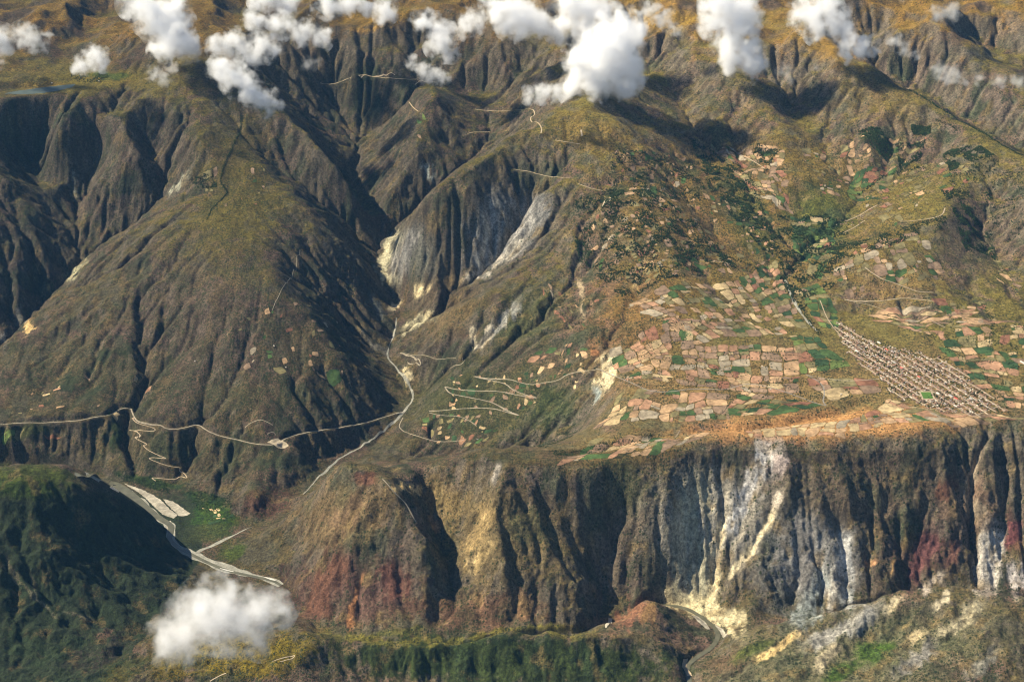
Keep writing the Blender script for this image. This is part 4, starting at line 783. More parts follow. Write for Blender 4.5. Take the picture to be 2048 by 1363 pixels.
# gravel first, water above it
poly_patch('gravel_bar', W([(248, 966), (266, 972), (285, 979), (308, 990), (326, 1003), (340, 1018), (356, 1030), (348, 1036), (330, 1031), (312, 1017), (294, 998), (274, 982)]), 1.2, M_gravel, 'structure', terrain)
poly_patch('gravel_bar', W([(326, 997), (346, 1002), (364, 1014), (380, 1026), (374, 1031), (358, 1031), (346, 1020), (334, 1008)]), 1.2, M_gravel, 'structure', terrain)
poly_patch('gravel_bar', W([(219, 974), (232, 977), (248, 984), (238, 985)]), 1.4, M_gravel, 'structure', terrain)
poly_patch('gravel_bar', W([(334, 1042), (342, 1041), (340, 1054), (336, 1062), (333, 1056)]), 2.2, M_gravel, 'structure', terrain)
poly_patch('gravel_bar', W([(1383, 1230), (1394, 1231), (1410, 1243), (1421, 1258), (1414, 1258), (1398, 1244)]), 3.4, M_gravel, 'structure', terrain, 8)
poly_patch('gravel_bar', W([(1428, 1246), (1446, 1258), (1455, 1268), (1449, 1274), (1440, 1262)]), 3.4, M_gravel, 'structure', terrain, 8)
poly_patch('gravel_bar', W([(1218, 1234), (1224, 1236), (1217, 1250), (1210, 1256), (1211, 1248)]), 3.4, M_gravel, 'structure', terrain, 8)
poly_patch('gravel_bar', W([(1366, 1318), (1376, 1316), (1370, 1330), (1384, 1350), (1376, 1352), (1364, 1332)]), 3.4, earth_mat('sand_bank', (0.40, 0.31, 0.20), 0.25, 14, 0.6), 'structure', terrain, 8)
def RW(lst): return [hitg(a, b) + (w,) for a, b, w in lst]
ribbon('gravel_bank', RW([(185, 956, 54), (215, 964, 62), (245, 980, 70), (268, 998, 72), (292, 1018, 62), (318, 1037, 50), (342, 1050, 40), (342, 1066, 42), (340, 1080, 38), (356, 1094, 36), (388, 1110, 46), (420, 1124, 56), (455, 1137, 58), (500, 1149, 52), (545, 1160, 40), (562, 1170, 24)]), 25, 0.9, M_gravel2, wob=0.6)
ribbon('river', RW([(150, 950, 40), (185, 955, 44), (215, 962, 46), (245, 976, 46), (268, 994, 46), (292, 1016, 42), (318, 1036, 34), (344, 1050, 28), (341, 1066, 28), (338, 1080, 24), (356, 1094, 20), (388, 1111, 18), (420, 1127, 17), (455, 1141, 17), (500, 1151, 16), (545, 1160, 16), (562, 1170, 14)]), 25, 2.4, M_water, level=1)
ribbon('river', [p[:2] + (20,) for p in RIVER[21:]], 22, 2.6, M_water, level=1)
ribbon('rapids', RW([(500, 1149, 5), (520, 1151, 10), (540, 1157, 9), (551, 1160, 5)]), 8, 3.2, M_rapid, wob=1.2); ribbon('rapids', RW([(440, 1136, 4), (455, 1140, 8), (468, 1143, 4)]), 8, 3.2, M_rapid, wob=1.2)
ribbon('stream_bed', RW([(390, 1108, 20), (404, 1098, 16), (422, 1092, 13), (446, 1080, 14), (470, 1069, 10), (488, 1059, 11), (506, 1052, 8)]), 10, 1.5, M_gravel2, wob=1.0)
ribbon('stream_bed', RW([(606, 988, 5), (625, 968, 7), (645, 948, 10), (668, 926, 9), (685, 913, 6), (715, 897, 9), (742, 880, 9), (768, 862, 10), (788, 845, 11), (803, 829, 13), (812, 818, 12), (828, 796, 10), (822, 775, 9), (808, 752, 9), (790, 732, 9), (773, 714, 9), (778, 690, 8), (790, 660, 8), (793, 635, 7)]), 10, 1.5, M_gravel2, wob=0.6)
ribbon('stream_bed', RW([(1570, 560, 9), (1580, 585, 12), (1592, 612, 13), (1612, 640, 16), (1634, 662, 9)]), 10, 2.0, M_gravel2, wob=0.7)
poly_patch('lake', lake_w, 0, M_lake, 'structure', None, 16, level=LAKE_Z, edge=8.0)
RMAT = {'M_road': M_road, 'M_asph': M_asph, 'M_street': M_street}
for (pl, w, m), wl_ in zip(ROADS, ROADW): ribbon('road' if w > 3.9 else 'track', wl_, w, 3.2 if pl[0][1] < 700 else 2.2, RMAT[m], sm=0)
poly_patch('road_yard', W([(535, 884), (556, 876), (572, 884), (578, 892), (556, 896)]), 2.2, earth_mat('yard_dirt', (0.40, 0.33, 0.22), 0.2, 20, 0.3), 'structure', terrain)
log('roads and water')

# ------------------------------------------------------------------ fields: parcels split again and again, laid on the slope
FC = {'tan': (0.33, 0.215, 0.115), 'straw': (0.36, 0.27, 0.14), 'pink': (0.29, 0.165, 0.095), 'red': (0.20, 0.095, 0.055), 'brown': (0.20, 0.135, 0.085), 'green': (0.05, 0.085, 0.026), 'lime': (0.10, 0.135, 0.035), 'dark': (0.03, 0.058, 0.022), 'olive': (0.16, 0.135, 0.06), 'grey': (0.26, 0.215, 0.145)}
FM = {k: earth_mat('field_' + k, c, 0.5, 40, 1.5) for k, c in FC.items()}
dry = ['tan'] * 4 + ['pink'] * 4 + ['straw'] * 3 + ['brown'] * 3 + ['grey'] * 2 + ['olive'] * 3 + ['red'] + ['green'] * 2
mixd = ['tan'] * 3 + ['straw'] * 2 + ['pink'] * 2 + ['green'] * 3 + ['dark'] * 2 + ['olive'] * 3 + ['red'] + ['brown'] * 2
wet = ['green'] * 4 + ['dark'] * 3 + ['lime'] * 2 + ['olive'] * 3 + ['straw', 'brown', 'red']
hill = ['olive'] * 5 + ['red'] * 2 + ['brown'] * 4 + ['tan'] * 4 + ['green'] * 2 + ['grey'] * 2
pale = ['tan'] * 5 + ['straw'] * 5 + ['pink'] * 2 + ['grey'] * 2
ZONES = [ # corners in the photo, parcel size in metres, palette, share of parcels under the plough
 ([(1490, 848), (1700, 840), (1690, 874), (1500, 866)], 120, pale, 1.0), ([(1700, 838), (1782, 792), (1900, 842), (1700, 864)], 120, dry, 1.0), ([(1800, 803), (1880, 822), (2060, 834), (1900, 846)], 130, dry, 1.0),
 ([(1200, 872), (1420, 864), (1400, 882), (1120, 932)], 100, dry, 0.8), ([(1240, 792), (1455, 784), (1465, 840), (1180, 862)], 105, dry, 0.85), ([(1480, 776), (1640, 812), (1560, 832), (1450, 836)], 115, mixd, 0.95),
 ([(1614, 752), (1755, 764), (1758, 782), (1660, 808)], 125, mixd, 1.0), ([(1390, 690), (1600, 690), (1600, 786), (1390, 772)], 105, dry, 0.9), ([(1215, 700), (1390, 640), (1390, 772), (1250, 762)], 100, dry, 0.8),
 ([(1250, 610), (1480, 560), (1570, 660), (1390, 690)], 90, dry, 0.7), ([(1480, 556), (1555, 520), (1612, 655), (1570, 650)], 85, mixd, 0.85), ([(1570, 665), (1640, 672), (1700, 735), (1600, 745)], 110, wet, 0.95), ([(1590, 580), (1640, 570), (1690, 660), (1640, 655)], 85, wet, 0.95),
 ([(1580, 430), (1680, 440), (1650, 560), (1590, 540)], 85, wet, 0.85), ([(1665, 510), (1850, 460), (1900, 560), (1690, 600)], 95, hill, 0.6), ([(1700, 632), (1820, 610), (2060, 640), (1860, 675)], 110, dry, 0.75), ([(1850, 670), (2060, 650), (2060, 730), (1900, 720)], 110, mixd, 0.8),
 ([(1900, 720), (2060, 725), (2060, 820), (1985, 810)], 100, mixd, 0.8), ([(1150, 430), (1390, 390), (1480, 550), (1230, 600)], 80, hill, 0.42), ([(1400, 385), (1540, 420), (1555, 515), (1490, 550)], 80, mixd, 0.5), ([(1420, 285), (1560, 295), (1590, 430), (1510, 400)], 85, hill, 0.6),
 ([(1600, 290), (1850, 270), (1800, 380), (1640, 390)], 95, hill, 0.4), ([(1710, 390), (1880, 310), (1960, 360), (1770, 465)], 100, hill, 0.35), ([(1230, 300), (1390, 320), (1400, 390), (1200, 420)], 90, hill, 0.35), ([(1700, 345), (1790, 335), (1760, 400), (1700, 395)], 80, wet, 0.8),
 ([(1080, 690), (1180, 690), (1170, 780), (1010, 790)], 70, mixd, 0.4), ([(840, 832), (1020, 840), (965, 895), (850, 882)], 75, mixd, 0.55), ([(440, 660), (700, 650), (710, 770), (520, 770)], 80, hill, 0.14), ([(30, 755), (330, 745), (300, 828), (40, 828)], 85, dry, 0.16), ([(900, 760), (1080, 750), (1060, 840), (900, 820)], 60, mixd, 0.3),
 ([(0, 853), (130, 852), (90, 876), (0, 872)], 80, wet, 0.8), ([(400, 350), (520, 330), (560, 420), (420, 430)], 90, hill, 0.12), ([(780, 250), (860, 240), (880, 330), (770, 330)], 90, wet, 0.12), ([(400, 1015), (450, 1010), (470, 1040), (420, 1050)], 60, ['green', 'straw', 'dark'], 0.5),
 ([(1850, 590), (1960, 600), (1990, 660), (1880, 640)], 90, hill, 0.5), ([(1920, 470), (1990, 560), (2050, 600), (2000, 500)], 90, hill, 0.3), ([(1060, 550), (1200, 600), (1190, 680), (1130, 660)], 75, hill, 0.2),
]
parcels = []; hedges = []
def split(q, size, rr):
    a, b, c, d = q
    w = (math.hypot(b[0] - a[0], b[1] - a[1]) + math.hypot(c[0] - d[0], c[1] - d[1])) / 2; h = (math.hypot(d[0] - a[0], d[1] - a[1]) + math.hypot(c[0] - b[0], c[1] - b[1])) / 2
    if max(w, h) < size * rr.choice((0.8, 1.1, 1.3, 1.6, 2.3)): return [q]
    def lp(p, r, t): return (p[0] + (r[0] - p[0]) * t, p[1] + (r[1] - p[1]) * t)
    t1 = rr.uniform(0.36, 0.64); t2 = min(0.68, max(0.32, t1 + rr.uniform(-0.1, 0.1)))
    if w > h: e, f = lp(a, b, t1), lp(d, c, t2); return split((a, e, f, d), size, rr) + split((e, b, c, f), size, rr)
    e, f = lp(a, d, t1), lp(b, c, t2); return split((a, b, f, e), size, rr) + split((e, f, c, d), size, rr)
rf = random.Random(5)
def warp(p):
    x, y = np.array([p[0]]), np.array([p[1]]); return (p[0] + 55 * float(fbm(x, y, 480, 2, 64)[0]), p[1] + 75 * float(fbm(x, y, 480, 2, 65)[0]))
for zi, (corn, size, pal, cover) in enumerate(ZONES):
    q = tuple(W(corn))
    for pq in split(q, size, rf):
        pq = tuple(warp(p) for p in pq)
        if float(fbm(np.array([pq[0][0]]), np.array([pq[0][1]]), 420, 3, 68)[0]) < (-0.85 if cover > .8 else -0.5): continue
        hedges.append((pq, zi))
        if rf.random() > cover: continue
        cx_ = sum(p[0] for p in pq) / 4; cy_ = sum(p[1] for p in pq) / 4
        sh = rf.uniform(0.90, 1.0) if cover > 0.55 else rf.uniform(0.45, 0.9)
        parcels.append(([(cx_ + (p[0] - cx_) * sh * rf.uniform(.93, 1.04), cy_ + (p[1] - cy_) * sh * rf.uniform(.93, 1.04)) for p in pq], pal[int(np.clip(0.5 + 0.55 * float(fbm(np.array([cx_]), np.array([cy_]), 300, 2, 67 + zi)[0]) + rf.uniform(-.38, .38), 0, 0.999) * len(pal))], zi))
def parcel_geo(pq):
    a, b, c, d = pq
    w = max(math.hypot(b[0] - a[0], b[1] - a[1]), math.hypot(c[0] - d[0], c[1] - d[1])); h = max(math.hypot(d[0] - a[0], d[1] - a[1]), math.hypot(c[0] - b[0], c[1] - b[1]))
    n = max(3, int(w / 13)); m = max(3, int(h / 13)); u = np.linspace(0, 1, n + 1)[None, :, None]; v = np.linspace(0, 1, m + 1)[:, None, None]
    a, b, c, d = map(np.array, (a, b, c, d)); xy = (a * (1 - u) + b * u) * (1 - v) + (d * (1 - u) + c * u) * v
    r = 0.13; uu = u * 2 - 1; vv = v * 2 - 1                        # rounded corners
    cen = (a + b + c + d) / 4; k = 1 - r * (uu ** 4) * (vv ** 4); xy = cen + (xy - cen) * k
    x = xy[..., 0]; y = xy[..., 1]; x = x + 17 * fbm(x, y, 110, 3, 61); y = y + 17 * fbm(x, y, 110, 3, 62)
    z = ground(x, y) + 1.8
    i = np.arange((n + 1) * (m + 1)).reshape(m + 1, n + 1)
    return np.stack([x, y, z], -1).reshape(-1, 3), np.stack([i[:-1, :-1], i[:-1, 1:], i[1:, 1:], i[1:, :-1]], -1).reshape(-1, 4)
geo = [parcel_geo(p[0]) for p in parcels]
def px_area(co):
    x, y = project(co[:, 0], co[:, 1], co[:, 2]); return (x.max() - x.min()) * (y.max() - y.min())
order = sorted(range(len(parcels)), key=lambda i: -px_area(geo[i][0]))
for i in order[:300]: obj('field', mesh_from('field', geo[i][0], geo[i][1], [FM[parcels[i][1]]]), parent=terrain)
keys = list(FM); co = []; fa = []; mi = []; base = 0
for i in order[300:]:
    co.append(geo[i][0]); fa.append(geo[i][1] + base); mi += [keys.index(parcels[i][1])] * len(geo[i][1]); base += len(geo[i][0])
if co: obj('small_fields', mesh_from('small_fields', np.concatenate(co), np.concatenate(fa), [FM[k] for k in keys], mi), parent=terrain, kind='stuff')
log('fields %d' % len(parcels))
# ------------------------------------------------------------------ trees and shrubs
nprng = np.random.default_rng(3)
def leaf_mat(name, a, b_):
    m, nt, b = new_mat(name); g = nd(nt, 'ShaderNodeNewGeometry').outputs['Position']
    nt.links.new(mixcol(nt, rng(nt, noise(nt, 1 / 22.0, 2, 0.6, g), 0.3, 0.7, 0, 1), a, b_), b.inputs['Base Color']); b.inputs['Roughness'].default_value = 1.0
    bump(nt, b, noise(nt, 1 / 2.5, 3, 0.7, g), 1.5); return m
M_leaf = leaf_mat('dark_foliage', (0.018, 0.034, 0.014), (0.042, 0.064, 0.020)); M_leaf2 = leaf_mat('river_foliage', (0.024, 0.050, 0.014), (0.055, 0.095, 0.022)); M_bark = plain_mat('bark', (0.12, 0.09, 0.065))
def ico(sub, jit, seed, elong=1.0, lift=0.0):
    bm = bmesh.new(); bmesh.ops.create_icosphere(bm, subdivisions=sub, radius=1.0); r = random.Random(seed)
    for v in bm.verts:
        v.co *= 1 + r.uniform(-jit, jit); v.co.z = v.co.z * elong + lift
    V = np.array([v.co[:] for v in bm.verts]); bm.verts.index_update(); F = np.array([[v.index for v in f.verts] for f in bm.faces]); bm.free(); return V, F
def crown_mesh(seed, mat):
    r = random.Random(seed); V = []; F = []; n = 0
    for k in range(9):                                   # leaf clumps round a stem, with gaps between them
        v, f = ico(1, 0.28, seed * 10 + k); t = k / 8.0; rr = (0.30 + 0.16 * math.sin(t * 3.0)) * r.uniform(.8, 1.15); a = r.uniform(0, 6.28); off = 0.30 * (1 - t * .8)
        V.append(v * np.array([rr, rr, rr * 1.1]) + np.array([off * math.cos(a), off * math.sin(a), 0.75 + 1.1 * t])); F.append(f + n); n += len(v)
    return mesh_from('crown', np.concatenate(V), np.concatenate(F), [mat], smooth=False)
def trunk_mesh():
    a = np.linspace(0, 2 * np.pi, 7)[:-1]; V = []
    for z, r_ in ((-0.25, 0.09), (0.3, 0.065), (0.9, 0.045), (1.5, 0.02)): V.append(np.stack([np.cos(a) * r_ + 0.03 * z, np.sin(a) * r_, np.full(6, z)], 1))
    F = [[l * 6 + k, l * 6 + (k + 1) % 6, (l + 1) * 6 + (k + 1) % 6, (l + 1) * 6 + k] for l in range(3) for k in range(6)]
    return mesh_from('trunk', np.concatenate(V), np.array(F), [M_bark])
TR = trunk_mesh(); CR = [crown_mesh(k, M_leaf) for k in range(4)]; CR2 = [crown_mesh(k + 7, M_leaf2) for k in range(4)]
def add_tree(x, y, h, label, group, crowns):
    t = obj('tree', None, loc=(x, y, float(ground(x, y))), label=label, cat='tree', group=group); t.empty_display_size = 5
    t.scale = (h * 0.62, h * 0.62, h * 0.5); t.rotation_euler = (0, 0, nprng.uniform(0, 6.28))
    obj('trunk', TR, parent=t); obj('crown', crowns[int(nprng.integers(0, 4))], parent=t)
def scatter_poly(pxpoly, n, clump=0.0):
    wp = W(pxpoly); A = np.array(wp); lo, hi = A.min(0), A.max(0); out = np.zeros((0, 2))
    while len(out) < n:
        p = lo + nprng.random((n * 3, 2)) * (hi - lo); k = in_poly(wp, p[:, 0], p[:, 1])
        if clump: k &= (fbm(p[:, 0], p[:, 1], 170, 3, 81) * clump + nprng.random(len(p)) * 0.55 > 0.33)
        if k.sum() == 0: break
        out = np.concatenate([out, p[k]])
    return out[:n]
def scatter_line(pxl, step, jit):
    p = np.array(dens(W(pxl), step)); return p + nprng.normal(0, jit, p.shape)
GROVES = [ # the trees that show largest, one object each
 (scatter_poly([(232, 950), (330, 966), (336, 986), (262, 966)], 70), (7, 12), 'leafy green tree in the grove along the far bank of the brown river', 'trees of the riverside grove', CR2),
 (scatter_poly([(372, 984), (455, 992), (468, 1012), (400, 1018), (385, 1005)], 80), (7, 12), 'leafy green tree on the green river flat beside the pale gravel bar', 'trees on the green river flat', CR2),
 (scatter_line([(484, 232), (479, 268), (464, 298), (446, 338), (440, 362), (455, 386), (440, 402), (422, 420)], 24, 5), (10, 16), 'dark tree in the winding hedgerow along the crest of the left mountain', 'trees of the crest hedgerow', CR),
 (scatter_poly([(1715, 268), (1760, 260), (1788, 298), (1772, 322), (1742, 292)], 60), (14, 20), 'dark tall tree in the square plantation on the brown slope below the high ridge', 'trees of the hillside plantation', CR),
]
for P_, hh, lab, grp, cr in GROVES:
    for x, y in P_: add_tree(float(x), float(y), nprng.uniform(*hh), lab, grp, cr)
TP = []   # (points, height range)
for pl, n, cl, hh in [
 ([(1555, 430), (1700, 430), (1680, 560), (1600, 620), (1560, 560)], 700, 1, (9, 18)), ([(1150, 400), (1300, 380), (1420, 470), (1480, 540), (1250, 600), (1150, 520)], 1300, 1.3, (9, 17)), ([(1380, 270), (1480, 330), (1560, 480), (1540, 520), (1420, 380)], 700, 1.2, (9, 18)),
 ([(1230, 300), (1380, 320), (1420, 400), (1200, 420)], 400, 1.2, (9, 16)), ([(1715, 265), (1760, 258), (1790, 300), (1772, 325), (1740, 292)], 160, 0, (14, 20)), ([(1820, 250), (1862, 252), (1860, 268), (1825, 268)], 110, 0, (12, 18)), ([(1880, 312), (1960, 292), (1990, 312), (1900, 342)], 200, .6, (12, 18)),
 ([(1790, 290), (1850, 280), (1840, 330), (1800, 340)], 150, 1, (9, 16)), ([(1500, 290), (1560, 300), (1540, 330), (1500, 320)], 120, .8, (9, 16)), ([(1880, 380), (1960, 420), (2000, 520), (1930, 500)], 350, 1, (9, 16)), ([(1640, 500), (1720, 480), (1900, 430), (1880, 460), (1700, 520)], 350, 1, (8, 15)),
 ([(1060, 850), (1190, 790), (1180, 830), (1080, 900)], 350, .4, (6, 12)), ([(1100, 900), (1300, 866), (1320, 872), (1110, 912)], 200, .2, (6, 11)), ([(1400, 700), (1700, 700), (1700, 800), (1400, 800)], 450, 1, (6, 12)), ([(1240, 640), (1400, 640), (1400, 780), (1240, 780)], 350, 1, (6, 11)),
 ([(1700, 690), (2048, 650), (2048, 830), (1800, 810)], 1000, .8, (6, 12)), ([(1690, 660), (1850, 710), (2000, 820), (1900, 826), (1760, 765)], 420, .5, (6, 12)), ([(0, 720), (350, 690), (300, 830), (20, 840)], 1300, 1.2, (4, 8)), ([(550, 600), (780, 640), (780, 800), (560, 830)], 900, 1.1, (4, 8)), ([(820, 760), (1150, 720), (1150, 850), (850, 880)], 900, 1.0, (4, 8)), ([(250, 850), (700, 870), (600, 960), (250, 930)], 900, .9, (4, 7)),
 ([(0, 1040), (300, 1110), (250, 1250), (0, 1250)], 1700, 1.1, (4, 8)), ([(0, 1010), (160, 1020), (280, 1090), (100, 1060)], 300, .5, (5, 9)), ([(640, 1275), (1300, 1300), (1300, 1363), (640, 1363)], 1500, 1.0, (4, 8)), ([(380, 1310), (640, 1270), (640, 1363), (380, 1363)], 260, 1.2, (5, 9)), ([(860, 1020), (960, 950), (1200, 960), (1180, 1150), (900, 1180)], 900, .8, (4, 7)),
 ([(1230, 960), (1300, 960), (1290, 1080), (1230, 1060)], 350, .6, (4, 8)), ([(1500, 1290), (2040, 1210), (2040, 1363), (1500, 1363)], 900, 1.2, (4, 8)), ([(1650, 900), (1980, 880), (1960, 1000), (1680, 1000)], 900, .9, (3, 6)), ([(230, 948), (330, 964), (340, 988), (262, 968)], 160, 0, (6, 11)), ([(372, 982), (460, 990), (470, 1015), (400, 1022)], 200, 0, (6, 11)), ([(225, 845), (245, 845), (240, 900), (225, 890)], 220, 0, (5, 9)), ([(380, 355), (430, 350), (435, 375), (395, 375)], 60, .4, (9, 14)),
 ([(140, 150), (220, 145), (210, 165), (150, 165)], 60, .5, (9, 14)), ([(1900, 290), (2048, 330), (2048, 480), (1900, 400)], 300, 1.2, (8, 15)), ([(0, 840), (120, 840), (100, 880), (0, 880)], 120, .6, (5, 9)),
]: TP.append((scatter_poly(pl, int(n * (3.2 if hh[1] > 13 else 1.6 if hh[1] > 10 else 1.0)), cl), hh))
for pl, st, j, hh in [
 ([(482, 235), (479, 268), (464, 298), (446, 338), (440, 362), (455, 386), (440, 402), (422, 420), (415, 440)], 9, 7, (8, 13)), ([(1006, 304), (985, 318), (960, 332), (920, 360), (895, 366)], 9, 9, (8, 14)), ([(1815, 180), (1900, 228), (1990, 282), (2048, 312)], 7, 10, (10, 17)), ([(1870, 240), (1900, 250), (1915, 262)], 9, 6, (9, 14)),
 ([(1762, 772), (1745, 795), (1660, 826), (1560, 838), (1490, 850)], 12, 14, (5, 10)), ([(1300, 385), (1400, 480), (1500, 530), (1560, 560)], 10, 14, (8, 15)), ([(1500, 355), (1530, 440), (1560, 520), (1590, 600), (1640, 670)], 7, 16, (8, 16)), ([(1690, 440), (1620, 490), (1580, 540)], 6, 18, (9, 17)), ([(1850, 335), (1770, 352), (1715, 390)], 8, 14, (9, 16)), ([(1190, 640), (1215, 690), (1195, 760)], 10, 14, (5, 9)), ([(1480, 700), (1600, 712), (1700, 745)], 9, 6, (5, 10)), ([(1340, 770), (1480, 778), (1500, 770)], 12, 8, (5, 9)), ([(1400, 846), (1440, 830), (1475, 790)], 8, 9, (5, 10)), ([(1980, 700), (1985, 640), (1960, 600)], 8, 14, (7, 13)), ([(1930, 822), (2048, 826)], 10, 9, (6, 11)),
 ([(290, 700), (295, 760), (262, 815)], 8, 12, (4, 8)), ([(430, 700), (410, 780), (398, 845)], 9, 10, (4, 8)), ([(345, 1050), (360, 1085), (395, 1095)], 10, 8, (4, 8)),
]: TP.append((scatter_line(pl, st, j), hh))
hp = []
for pq, zi in hedges:
    for a, b in zip(pq, pq[1:] + pq[:1]):
        if rnd.random() < 0.82:
            l = math.hypot(b[0] - a[0], b[1] - a[1]); n = int(l / rnd.uniform(10, 19))
            for k in range(n):
                if rnd.random() < 0.8: t = (k + rnd.random()) / max(1, n); hp.append((a[0] + (b[0] - a[0]) * t + rnd.gauss(0, 2.5), a[1] + (b[1] - a[1]) * t + rnd.gauss(0, 2.5)))
TP.append((np.array(hp), (3.5, 8.0)))
base_s = [ico(1, 0.3, k, 1.25, 0.8) for k in range(5)]
def octa(seed):
    r = random.Random(seed); V = np.array([(1, 0, .7), (0, 1, .7), (-1, 0, .7), (0, -1, .7), (0, 0, 1.7), (0, 0, -.4)]) * np.array([[r.uniform(.75, 1.2)] * 3 for _ in range(6)])
    return V, np.array([(0, 1, 4), (1, 2, 4), (2, 3, 4), (3, 0, 4), (1, 0, 5), (2, 1, 5), (3, 2, 5), (0, 3, 5)])
base_o = [octa(k) for k in range(5)]
def crowd(name, sets, mat, parent=None):
    V = []; F = []; n = 0
    for P_, hh in sets:
        if len(P_) == 0: continue
        z = ground(P_[:, 0], P_[:, 1])
        kind_ = nprng.integers(0, 5, len(P_)); h = nprng.uniform(hh[0], hh[1], len(P_))
        for k in range(5):
            m = kind_ == k; v, f = (base_s if hh[1] > 9 else base_o)[k]; s = (h[m] * 0.45)[:, None, None]; wv = s * np.array([1.1, 1.1, 1.0]) * v[None]
            wv = wv * (1 + nprng.uniform(-.12, .12, (m.sum(), len(v), 1)))
            wv[..., 0] += P_[m, 0][:, None]; wv[..., 1] += P_[m, 1][:, None]; wv[..., 2] += z[m][:, None] - 0.4
            V.append(wv.reshape(-1, 3)); F.append((f[None] + (np.arange(m.sum()) * len(v))[:, None, None]).reshape(-1, 3) + n); n += m.sum() * len(v)
    return obj(name, mesh_from(name, np.concatenate(V), np.concatenate(F), [mat], smooth=False), parent=parent, kind='stuff')
wood = crowd('woodland', TP, M_leaf); wood['label'] = 'dark green trees, hedges and shrubs scattered over the slopes and field edges'; wood['category'] = 'woodland'
log('trees %d' % sum(len(p) for p, _ in TP))

# ------------------------------------------------------------------ the town
WALLS = {'adobe': (0.30, 0.20, 0.13), 'cream': (0.45, 0.37, 0.26), 'white': (0.72, 0.68, 0.60)}; ROOFS = {'clay': (0.26, 0.15, 0.10), 'dull': (0.20, 0.145, 0.105), 'metal': (0.33, 0.32, 0.30), 'red': (0.50, 0.10, 0.07), 'pale': (0.62, 0.56, 0.46), 'pink': (0.34, 0.19, 0.13)}
WM = {k: plain_mat('wall_' + k, c) for k, c in WALLS.items()}; RM = {k: plain_mat('roof_' + k, c, 0.6) for k, c in ROOFS.items()}; M_door = plain_mat('door_wood', (0.09, 0.06, 0.04))
def wall_mesh(w, d, h, mat):
    x, y = w / 2, d / 2; V = [(-x, -y, -2), (x, -y, -2), (x, y, -2), (-x, y, -2), (-x, -y, h), (x, -y, h), (x, y, h), (-x, y, h)]
    V += [(-x, 0, h + d * 0.2), (x, 0, h + d * 0.2)]
    me = bpy.data.meshes.new('wall'); me.from_pydata(V, [], [(0, 1, 5, 4), (2, 3, 7, 6), (1, 2, 6, 9, 5), (3, 0, 4, 8, 7), (0, 3, 2, 1), (4, 5, 9, 8), (6, 7, 8, 9)]); me.materials.append(mat); me.update(); return me
def roof_mesh(w, d, h, mat):
    x, y, e = w / 2 + .5, d / 2 + .6, 0.35; z0 = h - 0.05; z1 = h + d * 0.2 + 0.25; V = []
    for t in (0, e): V += [(-x, -y, z0 + t), (x, -y, z0 + t), (x, 0, z1 + t), (-x, 0, z1 + t), (x, y, z0 + t), (-x, y, z0 + t)]
    F = [(6, 7, 8, 9), (9, 8, 10, 11), (3, 2, 1, 0), (5, 4, 2, 3), (0, 1, 7, 6), (4, 5, 11, 10), (1, 2, 8, 7), (2, 4, 10, 8), (5, 3, 9, 11), (3, 0, 6, 9)]
    me = bpy.data.meshes.new('roof'); me.from_pydata(V, [], F); me.materials.append(mat); me.update(); return me
def door_mesh(d):
    x, y = 0.6, d / 2 + 0.06; V = [(-x, -y, -1), (x, -y, -1), (x, -y, 2.1), (-x, -y, 2.1), (-x, -y + .1, -1), (x, -y + .1, -1), (x, -y + .1, 2.1), (-x, -y + .1, 2.1)]
    me = bpy.data.meshes.new('door'); me.from_pydata(V, [], [(0, 1, 2, 3), (3, 2, 6, 7), (1, 5, 6, 2), (4, 0, 3, 7)]); me.materials.append(M_door); me.update(); return me
KIT = []
for w_, d_, h_ in ((10, 8, 4.5), (13, 9, 5.5), (16, 9, 6.0), (12, 11, 6.5), (20, 10, 6)):
    for wk, rk in (('adobe', 'clay'), ('adobe', 'dull'), ('cream', 'clay'), ('adobe', 'metal'), ('cream', 'pale'), ('adobe', 'pink'), ('adobe', 'dull'), ('adobe', 'clay'), ('adobe', 'dull'), ('cream', 'pink')):
        KIT.append((wall_mesh(w_, d_, h_, WM[wk]), roof_mesh(w_, d_, h_, RM[rk]), door_mesh(d_), w_, d_, h_, wk, rk))
def add_house(x, y, a, kit, label, group=None, cat='house', scale=(1, 1, 1), name='house'):
    o = obj(name, None, loc=(x, y, float(ground(x, y)) + 2.0), label=label, cat=cat, group=group); o.rotation_euler = (0, 0, a); o.scale = scale; o.empty_display_size = 4
    obj('wall', kit[0], parent=o); obj('roof', kit[1], parent=o); obj('door', kit[2], parent=o); return o
TOWN = [(1664, 640), (1700, 652), (1760, 688), (1800, 697), (1850, 706), (1905, 728), (1940, 755), (1975, 785), (2020, 822), (1965, 838), (1900, 828), (1850, 815), (1800, 795), (1765, 768), (1728, 738), (1700, 708), (1680, 680)]
tw = W(TOWN); O = np.array(hitg(1716, 684)); E = np.array(hitg(1955, 832)); U = (E - O) / np.hypot(*(E - O)); V_ = np.array([-U[1], U[0]]); 
if V_[0] < 0: V_ = -V_
TA = np.array(tw) - O; S_ = TA @ U; T_ = TA @ V_; ang = math.atan2(U[1], U[0])
log('town %.0f..%.0f x %.0f..%.0f' % (S_.min(), S_.max(), T_.min(), T_.max()))
STREET_GAP = 78.0; spots = []
tt = T_.min() + 20; k = 0
